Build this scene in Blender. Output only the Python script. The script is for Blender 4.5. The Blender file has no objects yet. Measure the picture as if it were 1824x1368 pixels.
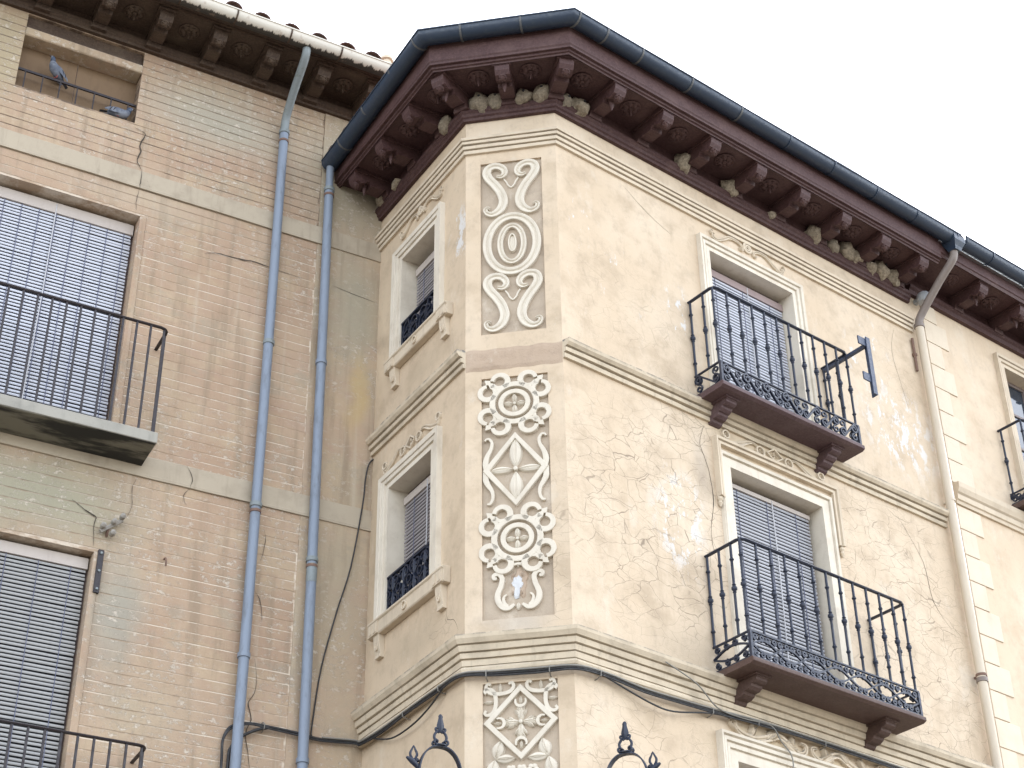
import bpy, bmesh, math, random
from mathutils import Matrix, Vector, noise
rnd = random.Random(7)
PI = math.pi
SC = bpy.context.scene
COL = SC.collection

# ------------------------------------------------------------------ camera
def rad(d): return math.radians(d)
PITCH, ROLL = rad(33.783), rad(-0.906)
fw = Vector((0, math.cos(PITCH), math.sin(PITCH)))
up0 = Vector((0, -math.sin(PITCH), math.cos(PITCH)))
rt0 = Vector((1, 0, 0))
RT = math.cos(ROLL) * rt0 + math.sin(ROLL) * up0
UP = -math.sin(ROLL) * rt0 + math.cos(ROLL) * up0
cam = bpy.data.cameras.new('camera')
cam.sensor_width = 36.0
cam.lens = 36.0 * 3070.67 / 1824.0
cam.clip_end = 2000
camo = bpy.data.objects.new('camera', cam)
COL.objects.link(camo)
camo.matrix_world = Matrix(((RT.x, UP.x, -fw.x, 0), (RT.y, UP.y, -fw.y, 0), (RT.z, UP.z, -fw.z, 1.6), (0, 0, 0, 1)))
SC.camera = camo

# ------------------------------------------------------------------ sky, sun, exposure
SUN_EL, SUN_AZ = rad(54), rad(42)          # azimuth clockwise from +Y
w = bpy.data.worlds.new('World'); SC.world = w; w.use_nodes = True
nt = w.node_tree
bg = nt.nodes['Background']
sky = nt.nodes.new('ShaderNodeTexSky'); sky.sky_type = 'NISHITA'; sky.sun_disc = False
sky.sun_elevation = SUN_EL; sky.sun_rotation = SUN_AZ
sky.air_density = 1.0; sky.dust_density = 1.2; sky.ozone_density = 1.0
hs = nt.nodes.new('ShaderNodeHueSaturation'); hs.inputs['Saturation'].default_value = 0.33
nt.links.new(sky.outputs[0], hs.inputs['Color']); nt.links.new(hs.outputs[0], bg.inputs['Color'])
bg.inputs['Strength'].default_value = 0.15
sl = bpy.data.lights.new('sun', 'SUN'); sl.energy = 3.0; sl.angle = rad(0.5); sl.color = (1.0, 0.93, 0.83)
so = bpy.data.objects.new('sun', sl); COL.objects.link(so)
sd = Vector((math.sin(SUN_AZ) * math.cos(SUN_EL), math.cos(SUN_AZ) * math.cos(SUN_EL), math.sin(SUN_EL)))
so.rotation_euler = (-sd).to_track_quat('-Z', 'Y').to_euler(); so.location = (10, -10, 30)
vs = SC.view_settings
vs.view_transform = 'Standard'; vs.look = 'None'; vs.exposure = 2.42; vs.gamma = 1.0; vs.use_curve_mapping = False

# ------------------------------------------------------------------ facade frames
def dv(a): return Vector((math.sin(rad(a)), math.cos(rad(a)), 0))
class Frame:
    """u runs along the wall, e stands out of it, z is up"""
    def __init__(s, o, d):
        s.o = Vector((o[0], o[1], 0)); s.d = d; s.n = Vector((d.y, -d.x, 0))
        s.m = Matrix(((d.x, -s.n.x, 0, o[0]), (d.y, -s.n.y, 0, o[1]), (0, 0, 1, 0), (0, 0, 0, 1)))
    def pt(s, u, e, z): return s.o + s.d * u + s.n * e + Vector((0, 0, z))
    def at(s, u, e, z): return s.m @ Matrix.Translation((u, -e, z))
A = Vector((-0.48823, 14.99205, 0)); B = Vector((0.53751, 14.82040, 0)); IC = Vector((-1.59814, 16.75584, 0))
FL = Frame(A, -dv(-32.181)); CH = Frame(A, dv(99.5)); RF = Frame(B, dv(51.220)); LB = Frame(IC, dv(61.333))
UC = -2.084
CW = 1.04

# ------------------------------------------------------------------ materials
class N:
    def __init__(s, name):
        s.m = bpy.data.materials.new(name); s.m.use_nodes = True
        s.t = s.m.node_tree; s.b = s.t.nodes['Principled BSDF']
        s.co = s.t.nodes.new('ShaderNodeTexCoord').outputs['Object']
    def _in(s, sock, v):
        if v is None: return
        if isinstance(v, bpy.types.NodeSocket): s.t.links.new(v, sock)
        else:
            if isinstance(v, tuple) and len(v) == 3 and sock.type == 'RGBA': v = v + (1,)
            sock.default_value = v
    def map(s, sc=(1, 1, 1), loc=(0, 0, 0), src=None):
        n = s.t.nodes.new('ShaderNodeMapping'); n.inputs['Scale'].default_value = sc; n.inputs['Location'].default_value = loc
        s._in(n.inputs[0], src or s.co); return n.outputs[0]
    def noise(s, scale, detail=4, rough=.55, co=None, dist=0):
        n = s.t.nodes.new('ShaderNodeTexNoise'); n.inputs['Scale'].default_value = scale; n.inputs['Detail'].default_value = detail
        n.inputs['Roughness'].default_value = rough; n.inputs['Distortion'].default_value = dist
        s._in(n.inputs['Vector'], co or s.co); return n.outputs['Fac']
    def ncol(s, scale, co=None):
        n = s.t.nodes.new('ShaderNodeTexNoise'); n.inputs['Scale'].default_value = scale; n.inputs['Detail'].default_value = 4
        s._in(n.inputs['Vector'], co or s.co); return n.outputs['Color']
    def ramp(s, v, a, b, lo=0., hi=1.):
        n = s.t.nodes.new('ShaderNodeMapRange'); n.interpolation_type = 'SMOOTHSTEP'
        s._in(n.inputs[0], v); n.inputs[1].default_value = a; n.inputs[2].default_value = b; n.inputs[3].default_value = lo; n.inputs[4].default_value = hi
        return n.outputs[0]
    def math(s, op, a, b=0.):
        n = s.t.nodes.new('ShaderNodeMath'); n.operation = op; s._in(n.inputs[0], a); s._in(n.inputs[1], b); return n.outputs[0]
    def vmath(s, op, a, b):
        n = s.t.nodes.new('ShaderNodeVectorMath'); n.operation = op; s._in(n.inputs[0], a); s._in(n.inputs[1], b)
        return n.outputs['Value'] if op in ('LENGTH', 'DISTANCE') else n.outputs[0]
    def mix(s, f, a, b, mode='MIX'):
        n = s.t.nodes.new('ShaderNodeMix'); n.data_type = 'RGBA'; n.blend_type = mode
        s._in(n.inputs[0], f); s._in(n.inputs[6], a); s._in(n.inputs[7], b); return n.outputs[2]
    def voro(s, scale, co=None, feat='DISTANCE_TO_EDGE'):
        n = s.t.nodes.new('ShaderNodeTexVoronoi'); n.feature = feat; n.inputs['Scale'].default_value = scale
        s._in(n.inputs['Vector'], co or s.co); return n.outputs['Distance']
    def warp(s, amt, scale, co=None):
        c = s.ncol(scale, co)
        v = s.vmath('SUBTRACT', c, (.5, .5, .5)); v = s.vmath('MULTIPLY', v, (amt, amt, amt))
        return s.vmath('ADD', co or s.co, v)
    def region(s, u, z, ru, rz, soft=.5, co=None):
        v = s.vmath('SUBTRACT', co or s.warp(.5, 1.5), (u, 0, z)); v = s.vmath('MULTIPLY', v, (1 / ru, 0, 1 / rz))
        return s.ramp(s.vmath('LENGTH', v, (0, 0, 0)), 1, 1 - soft)
    def bump(s, h, strength=.3, dist=.01, prev=None):
        n = s.t.nodes.new('ShaderNodeBump'); n.inputs['Strength'].default_value = strength; n.inputs['Distance'].default_value = dist
        s._in(n.inputs['Height'], h)
        if prev: s._in(n.inputs['Normal'], prev)
        return n.outputs[0]
    def rndm(s): return s.t.nodes.new('ShaderNodeObjectInfo').outputs['Random']
    def nz(s):
        g = s.t.nodes.new('ShaderNodeNewGeometry'); x = s.t.nodes.new('ShaderNodeSeparateXYZ'); s._in(x.inputs[0], g.outputs['True Normal']); return x.outputs[2]
    def done(s, col, rough=.85, normal=None, metal=0., spec=.3):
        s._in(s.b.inputs['Base Color'], col); s._in(s.b.inputs['Roughness'], rough); s._in(s.b.inputs['Normal'], normal)
        s._in(s.b.inputs['Metallic'], metal); s.b.inputs['Specular IOR Level'].default_value = spec
        return s.m

def stucco(name, base, light, dark, cracks=(), peel=(), stains=(), fine=1.0, crackscale=4.6):
    n = N(name)
    big = n.noise(.55, 5, .6); mid = n.noise(2.3, 5, .6)
    streak = n.noise(1.0, 4, .6, n.map((7, 7, .55)))
    c = n.mix(n.ramp(big, .35, .68), base, light)
    c = n.mix(n.math('MULTIPLY', n.ramp(mid, .46, .72), .7), c, dark)
    c = n.mix(n.math('MULTIPLY', n.ramp(streak, .55, .8), .45), c, dark)
    c = n.mix(n.math('MULTIPLY', n.ramp(n.noise(9, 5, .7), .56, .72), .22), c, (dark[0] * .75, dark[1] * .75, dark[2] * .75))
    h = n.math('ADD', n.math('MULTIPLY', n.noise(14, 6, .65), .6), n.math('MULTIPLY', n.noise(70, 3), .25))
    for (u, z, ru, rz, col, amt) in stains:
        c = n.mix(n.math('MULTIPLY', n.region(u, z, ru, rz, .9), amt), c, col)
    if cracks:
        wc = n.warp(.35, 1.9); wc = n.warp(.035, 9, wc)
        d = n.voro(crackscale, n.map((.75, .02, 1.5), src=wc)); line = n.ramp(d, .017, .002)
        m = None
        for (u, z, ru, rz, amt) in cracks:
            r = n.math('MULTIPLY', n.region(u, z, ru, rz, .6), amt)
            m = r if m is None else n.math('MAXIMUM', m, r)
        m = n.math('MULTIPLY', m, n.ramp(n.noise(1.7, 3), .30, .50))
        line = n.math('MULTIPLY', line, m)
        l2 = n.math('MULTIPLY', n.ramp(n.voro(crackscale * 2.1, n.map((.7, .02, 1.5), (3, 0, 1), src=wc)), .022, .004), n.math('MULTIPLY', m, n.ramp(n.noise(2.6, 3, .5, n.map((1, 1, 1), (4, 0, 2))), .44, .56)))
        line = n.math('MAXIMUM', line, n.math('MULTIPLY', l2, .6))
        c = n.mix(n.math('MULTIPLY', line, .75), c, (.19, .15, .11))
        h = n.math('SUBTRACT', h, n.math('MULTIPLY', line, 1.5))
    # lost paint: pale lime showing
    f = n.noise(3.4, 9, .74, n.map((1.7, 1.7, .9)))
    pm = n.ramp(n.noise(11, 6, .7, n.map((1.6, 1.6, .7))), .755, .79)
    for (u, z, ru, rz, thr) in peel:
        r = n.math('MULTIPLY', n.region(u, z, ru, rz, .7), n.ramp(f, thr, thr + .025))
        pm = n.math('MAXIMUM', pm, r)
    c = n.mix(n.math('MULTIPLY', pm, .8), c, (.66, .66, .65))
    h = n.math('SUBTRACT', h, n.math('MULTIPLY', pm, .5))
    gr = n.math('MULTIPLY', n.ramp(n.noise(5, 8, .8, n.map((1, 1, .8), (2, 0, 7))), .48, .70), .36)
    c = n.mix(gr, c, (dark[0] * .72, dark[1] * .74, dark[2] * .80))
    sc_ = n.math('MULTIPLY', n.ramp(n.noise(1.6, 8, .75, n.map((1.2, 1.2, .7), (8, 0, 3))), .55, .68), .4)
    c = n.mix(sc_, c, (.66, .59, .49))
    # small dark pock marks
    pk = n.ramp(n.noise(26, 2, .5), .765, .80)
    c = n.mix(n.math('MULTIPLY', pk, .6), c, (.17, .13, .1))
    return n.done(c, .9, n.bump(h, .35 * fine, .012))

def trim(name, base, dark, topdirt=True, amt=.5, edges=()):
    n = N(name)
    zc_ = n.t.nodes.new('ShaderNodeSeparateXYZ'); n._in(zc_.inputs[0], n.co)
    c = n.mix(n.math('MULTIPLY', n.ramp(n.noise(3, 6, .65), .42, .75), amt), base, dark)
    c = n.mix(n.math('MULTIPLY', n.ramp(n.noise(1.2, 5, .6, n.map((9, 9, 1.1))), .52, .78), amt), c, dark)
    c = n.mix(n.math('MULTIPLY', n.ramp(n.noise(22, 5, .7), .6, .75), .3), c, (dark[0] * .6, dark[1] * .6, dark[2] * .6))
    h = n.math('ADD', n.math('MULTIPLY', n.noise(18, 6, .65), .6), n.math('MULTIPLY', n.noise(80, 3), .25))
    if topdirt:
        t = n.math('MULTIPLY', n.ramp(n.nz(), .3, .8), n.ramp(n.noise(8, 5, .7), .3, .6))
        c = n.mix(t, c, (.16, .15, .14))
        c = n.mix(n.math('MULTIPLY', n.ramp(n.nz(), .3, .8), n.ramp(n.noise(14, 5, .7), .58, .64)), c, (.62, .62, .6))
    for ze in edges:
        b_ = n.math('MULTIPLY', n.ramp(zc_.outputs[2], ze - .035, ze - .004), n.ramp(zc_.outputs[2], ze + .06, ze + .04))
        c = n.mix(n.math('MULTIPLY', b_, n.ramp(n.noise(9, 6, .75), .42, .56)), c, (.17, .16, .15))
    return n.done(c, .88, n.bump(h, .3, .008))

MAT = {}
CREAM, CRL, CRD = (.565, .452, .325), (.635, .528, .40), (.415, .325, .228)
MAT['stucco_rf'] = stucco('cream_stucco_right', CREAM, CRL, CRD,
    cracks=[(1.2, 10.3, 1.7, 1.8, 1.0), (4.9, 10.6, 1.7, 1.8, .9), (5.2, 9.2, 1.5, 1.1, .9), (.8, 7.6, 1.5, .9, .7), (1.7, 11.6, .7, .8, 1.0), (5.5, 13.6, .7, 1.5, .3), (1.0, 12.9, 1.3, .9, .3)],
    peel=[(5.5, 13.0, .95, .85, .515), (5.1, 14.0, .6, .8, .565), (1.55, 10.35, .5, .8, .52), (.25, 13.7, .4, .9, .575), (1.75, 13.2, .4, .5, .57), (.9, 13.2, .6, .6, .60)],
    stains=[(1.55, 8.9, .9, .45, (.36, .30, .22), .35), (3.1, 8.1, 1.8, .35, (.46, .38, .22), .5), (3.0, 11.8, 1.3, .25, (.5, .41, .25), .35), (1.9, 11.2, .25, .8, (.42, .37, .31), .45)])
MAT['stucco_ch'] = stucco('cream_stucco_corner', CREAM, CRL, CRD,
    cracks=[(.95, 9.5, .3, 1.5, .5)], peel=[(.0, 13.6, .12, .4, .6), (.5, 12.9, .6, 2.5, .66), (.5, 9.6, .6, 1.5, .66)],
    stains=[(.5, 8.85, .5, .15, (.40, .37, .33), .5)])
MAT['stucco_fl'] = stucco('cream_stucco_flank', CREAM, (.59, .475, .34), CRD,
    cracks=[(-.5, 9.0, .35, .4, .5)], peel=[(-.15, 13.7, .3, .6, .53)],
    stains=[(-1.0, 9.1, .9, .25, (.38, .31, .22), .45), (-.9, 12.4, .8, .3, (.42, .34, .24), .4), (-2.0, 11, .3, 3.0, (.42, .33, .22), .4)])
MAT['stucco_nb'] = stucco('peach_stucco', (.61, .49, .355), (.65, .54, .41), (.52, .405, .285), fine=.6)
MAT['panel'] = stucco('rough_panel_ground', (.41, .335, .255), (.47, .39, .30), (.31, .25, .19), fine=2.2)
MAT['stoneband'] = stucco('rough_exposed_stone', (.42, .32, .235), (.50, .40, .31), (.34, .255, .185), fine=3)
MAT['trim'] = trim('cream_trim', (.60, .51, .39), (.40, .33, .245))
MAT['cornice'] = trim('cornice_plaster', (.56, .475, .355), (.34, .285, .21), True, .7, (8.715, 12.055))
MAT['white_trim'] = trim('white_painted_surround', (.66, .60, .50), (.44, .375, .29), False, .5)
MAT['relief'] = trim('pale_relief_plaster', (.63, .575, .48), (.45, .385, .30), False, .45)
MAT['quoin'] = trim('pale_quoin', (.65, .56, .44), (.52, .43, .325), False, .4)
MAT['lime'] = trim('white_lime_patch', (.60, .61, .62), (.36, .35, .33), False, .8)

def wood(name, base, light, amt=.5):
    n = N(name)
    g = n.noise(3, 6, .6, n.map((14, 14, 14)))
    c = n.mix(n.ramp(g, .35, .75), base, light)
    c = n.mix(n.math('MULTIPLY', n.ramp(n.noise(7, 6, .7), .6, .72), amt), c, (light[0] * 1.8, light[1] * 1.9, light[2] * 1.8))
    c = n.mix(n.math('MULTIPLY', n.ramp(n.noise(2.4, 7, .75), .46, .68), .5), c, (light[0] * 1.35, light[1] * 1.55, light[2] * 1.5))
    c = n.mix(n.math('MULTIPLY', n.rndm(), .25), c, light)
    return n.done(c, .62, n.bump(n.noise(40, 5, .6), .25, .006), spec=.35)
MAT['maroon'] = wood('maroon_painted_timber', (.050, .023, .023), (.092, .048, .045), .35)
MAT['old_wood'] = wood('weathered_brown_timber', (.046, .029, .020), (.095, .062, .043), .55)
MAT['slab_maroon'] = wood('maroon_balcony_slab', (.070, .040, .042), (.108, .066, .068), .35)
MAT['slab_brown'] = wood('brown_balcony_slab', (.066, .038, .031), (.10, .060, .049), .3)

def iron(name, base, rust, amt=.35, rough=.42):
    n = N(name)
    c = n.mix(n.math('MULTIPLY', n.ramp(n.noise(16, 5, .7), .5, .7), amt), base, rust)
    return n.done(c, n.ramp(n.noise(30, 4), .3, .7, rough - .08, rough + .2), n.bump(n.noise(60, 4), .2, .003), spec=.5)
MAT['iron'] = iron('blue_black_iron', (.011, .017, .036), (.034, .037, .05))
MAT['iron_brown'] = iron('brown_black_iron', (.016, .011, .014), (.045, .03, .026))
MAT['iron_sign'] = iron('dull_navy_steel', (.03, .045, .085), (.07, .075, .09))
MAT['gutter_navy'] = iron('navy_painted_gutter', (.020, .035, .062), (.04, .055, .07), .5, .36)
MAT['joint'] = iron('pale_gutter_joint', (.09, .095, .10), (.17, .16, .13), .5, .55)
MAT['galv'] = iron('dull_galvanised_pipe', (.20, .23, .24), (.12, .13, .11), .7, .5)
MAT['rusty'] = iron('rusted_steel', (.17, .105, .08), (.26, .17, .12), .8, .8)
MAT['cable'] = iron('black_cable', (.022, .022, .024), (.07, .07, .07), .5, .6)
MAT['cable_grey'] = iron('grey_cable', (.20, .19, .17), (.10, .1, .1), .5, .6)

def painted(name, base, dirt, rough=.5, amt=.4):
    n = N(name)
    c = n.mix(n.math('MULTIPLY', n.ramp(n.noise(4, 6, .7, n.map((3, 3, .8))), .48, .75), amt), base, dirt)
    c = n.mix(n.math('MULTIPLY', n.ramp(n.noise(40, 4, .7), .66, .74), .5), c, (base[0] * 1.5, base[1] * 1.4, base[2] * 1.3))
    return n.done(c, rough, n.bump(n.noise(25, 4), .12, .004), spec=.45)
MAT['pipe_blue'] = painted('blue_grey_painted_pipe', (.195, .235, .30), (.115, .13, .15), .5, .75)
MAT['pipe_cream'] = painted('cream_painted_pipe', (.56, .485, .38), (.43, .36, .28), .65)
MAT['pipe_brown'] = painted('brown_grey_pipe', (.20, .165, .145), (.12, .10, .09), .55)
MAT['slat_white'] = painted('white_blind_slat', (.50, .52, .58), (.38, .39, .44), .45, .5)
MAT['slat_grey'] = painted('grey_blind_slat', (.34, .345, .37), (.25, .25, .265), .5, .5)
MAT['slat_dull'] = painted('dull_grey_slat', (.31, .31, .305), (.235, .23, .225), .55, .55)
MAT['slat_dark'] = painted('dusty_brown_grey_slat', (.27, .25, .255), (.17, .155, .16), .5, .5)
MAT['head'] = painted('pale_wood_head_board', (.46, .41, .37), (.33, .28, .25), .6)
MAT['head_dark'] = painted('mauve_brown_head_board', (.30, .23, .22), (.2, .15, .15), .6)
MAT['cord'] = painted('grey_cord', (.5, .5, .52), (.4, .4, .4), .7)
MAT['cord_dark'] = painted('dark_cord', (.12, .13, .2), (.1, .1, .14), .7)
MAT['dark'] = painted('dark_opening_shade', (.012, .012, .014), (.02, .02, .02), .7)  # near-black colour standing for the shade inside openings
MAT['dark_frame'] = painted('dark_brown_window_frame', (.06, .035, .03), (.03, .02, .02), .5)
MAT['brown_frame'] = painted('grey_brown_window_frame', (.22, .18, .17), (.14, .12, .11), .55)
MAT['board'] = painted('brown_plywood_board', (.17, .11, .062), (.11, .07, .04), .75, .6)
MAT['siren'] = painted('grey_plastic_dome', (.36, .38, .40), (.25, .27, .28), .4)
MAT['porcelain'] = painted('grey_porcelain', (.30, .28, .25), (.18, .16, .14), .45)
MAT['concrete_edge'] = trim('grey_concrete_edge', (.34, .325, .285), (.2, .195, .175), False, .6)
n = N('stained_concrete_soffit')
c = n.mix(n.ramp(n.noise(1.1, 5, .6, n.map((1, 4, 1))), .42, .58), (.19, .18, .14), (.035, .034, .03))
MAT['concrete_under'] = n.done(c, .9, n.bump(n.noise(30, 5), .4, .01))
n = N('mud_nest')
c = n.mix(n.ramp(n.noise(30, 4, .7), .35, .65), (.23, .19, .14), (.44, .37, .275)); c = n.mix(n.math('MULTIPLY', n.rndm(), .6), c, (.19, .165, .13))
MAT['mud'] = n.done(c, .95, n.bump(n.noise(55, 4, .7), .9, .02))
n = N('white_gutter_paint')
st = n.noise(2.2, 4, .6, n.map((9, 1.2, 1.2)))
x = n.t.nodes.new('ShaderNodeSeparateXYZ'); n._in(x.inputs[0], n.co)
st = n.noise(1.0, 5, .7, n.map((16, .01, .01)))
low = n.ramp(n.math('ADD', x.outputs[1], n.math('MULTIPLY', n.math('SUBTRACT', st, .5), .17)), -.85, -.83)
c = n.mix(low, (.66, .625, .55), (.06, .055, .048))
c = n.mix(n.math('MULTIPLY', n.ramp(n.noise(12, 4), .62, .7), .4), c, (.36, .27, .2))
MAT['gutter_white'] = n.done(c, .6, n.bump(n.noise(20, 5), .2, .005))
n = N('clay_roof_tile')
c = n.mix(n.ramp(n.noise(6, 6, .7), .4, .65), (.12, .06, .045), (.07, .05, .045)); c = n.mix(n.math('MULTIPLY', n.rndm(), .4), c, (.09, .07, .07))
MAT['tile'] = n.done(c, .85, n.bump(n.noise(30, 5), .3, .01))
# left building brick and plaster
LBST = [(-.35, 15.8, 1.2, 1.5, (.32, .30, .225), .7), (-3.7, 10.40, 1.7, .75, (.315, .30, .22), .9), (-2.70, 9.30, .45, 1.0, (.30, .295, .25), .75),
        (-.3, 13.9, .5, 1.1, (.325, .305, .235), .7), (-2.2, 16.05, 1.3, .7, (.345, .325, .26), .8), (-.22, 12.6, .2, .8, (.50, .37, .16), .5), (-4.8, 16.0, .4, 1.1, (.36, .31, .2), .7),
        (-.3, 9.6, .4, 2.0, (.37, .31, .22), .5), (-2.3, 8.3, .8, .7, (.45, .37, .265), .5), (-3.0, 14.5, 1.4, .3, (.44, .37, .28), .4)]
def brickmat(name, base, flake, joint=False):
    n = N(name)
    c = n.mix(n.ramp(n.noise(.9, 5, .6), .4, .62), base, (.43, .32, .228))
    c = n.mix(n.math('MULTIPLY', n.ramp(n.noise(1.3, 7, .72, n.map((1, 1, 1.5), (3, 0, 1))), .48, .60), .6), c, (.455, .355, .24))
    c = n.mix(n.math('MULTIPLY', n.ramp(n.noise(1.7, 7, .75, n.map((1, 1, 1.7), (9, 0, 4))), .50, .62), .45), c, (.39, .275, .21))
    c = n.mix(n.math('MULTIPLY', n.ramp(n.noise(1.5, 7, .75, n.map((1, 1, 1.3), (5, 0, 8))), .52, .63), .5), c, (.32, .28, .215))
    c = n.mix(n.math('MULTIPLY', n.ramp(n.noise(1.4, 5, .6, n.map((5, 5, .45), (2, 0, 1))), .48, .70), .65), c, (.26, .20, .14))
    c = n.mix(n.math('MULTIPLY', n.ramp(n.noise(1.1, 4, .6, n.map((9, 9, .35), (7, 0, 1))), .56, .72), .35), c, (.50, .44, .35))
    c = n.mix(n.math('MULTIPLY', n.rndm(), .07 if not joint else 0), c, (.31, .21, .135))
    for (u, z, ru, rz, col, amt) in LBST: c = n.mix(n.math('MULTIPLY', n.region(u, z, ru, rz, .85), amt), c, col)
    zone = n.math('SUBTRACT', n.ramp(n.noise(.8, 3, .5, n.map((1, 1, 1), (1, 0, 6))), .30, .58), n.region(-2.0, 12.9, 1.5, 1.5, .6))
    fl = n.math('MULTIPLY', n.ramp(n.noise(9, 9, .82, n.map((1, 1, 1.5))), flake + .005, flake + .06), zone)
    c = n.mix(n.math('MULTIPLY', fl, .85), c, (.60, .53, .44))
    fl2 = n.ramp(n.noise(24, 6, .75), .665, .70)
    c = n.mix(n.math('MULTIPLY', fl2, .65), c, (.66, .61, .55))
    dk = n.ramp(n.noise(30, 4, .7, n.map((1, 1, 1), (4, 0, 4))), .70, .735)
    c = n.mix(n.math('MULTIPLY', dk, .6), c, (.12, .09, .07))
    h = n.math('ADD', n.math('MULTIPLY', n.noise(10, 7, .75), .8), n.math('MULTIPLY', n.noise(60, 4), .3))
    h = n.math('SUBTRACT', h, n.math('MULTIPLY', fl, .4))
    return n.done(c, .92, n.bump(h, .6, .014))
MAT['brick'] = brickmat('painted_tan_brick', (.385, .272, .19), .528)
MAT['plaster_lb'] = brickmat('stained_tan_plaster', (.41, .335, .24), .53, True)
n = N('pale_mortar')
x = n.t.nodes.new('ShaderNodeSeparateXYZ'); n._in(x.inputs[0], n.co)
vis = n.ramp(n.noise(2.2, 6, .75, n.map((1, 1, 3))), .42, .60)
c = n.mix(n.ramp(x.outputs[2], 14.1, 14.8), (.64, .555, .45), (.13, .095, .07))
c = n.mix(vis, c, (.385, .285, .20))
for (u, z, ru, rz, col, amt) in LBST: c = n.mix(n.math('MULTIPLY', n.region(u, z, ru, rz, .85), amt * .6), c, (.17, .145, .11))
MAT['mortar'] = n.done(c, .95, n.bump(n.noise(40, 5), .4, .01))
MAT['band_lb'] = trim('grey_tan_band', (.42, .36, .275), (.30, .25, .19), False, .75)
MAT['yellow_soffit'] = trim('ochre_stained_plaster', (.34, .285, .15), (.22, .19, .11), False, .6)
MAT['crack'] = painted('dark_crack', (.05, .04, .03), (.03, .03, .03), .9)
n = N('street_paving')
c = n.mix(n.ramp(n.noise(2, 6, .6), .4, .6), (.085, .078, .07), (.06, .056, .052))
MAT['paving'] = n.done(c, .85, n.bump(n.noise(30, 4), .3, .01))
n = N('window_glass'); n.b.inputs['Roughness'].default_value = .04
MAT['glass'] = n.done((.03, .04, .055), .04, spec=.9)
n = N('pigeon_feather')
c = n.mix(n.ramp(n.noise(12, 3), .4, .6), (.10, .115, .15), (.17, .185, .22)); MAT['feather'] = n.done(c, .6)
n = N('pigeon_neck'); MAT['neck'] = n.done((.05, .07, .115), .35)
n = N('pigeon_dark'); MAT['feather_dark'] = n.done((.03, .032, .04), .55)
n = N('pigeon_beak'); MAT['beak'] = n.done((.06, .05, .05), .5)
n = N('pigeon_foot'); MAT['foot'] = n.done((.25, .06, .05), .6)

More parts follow.
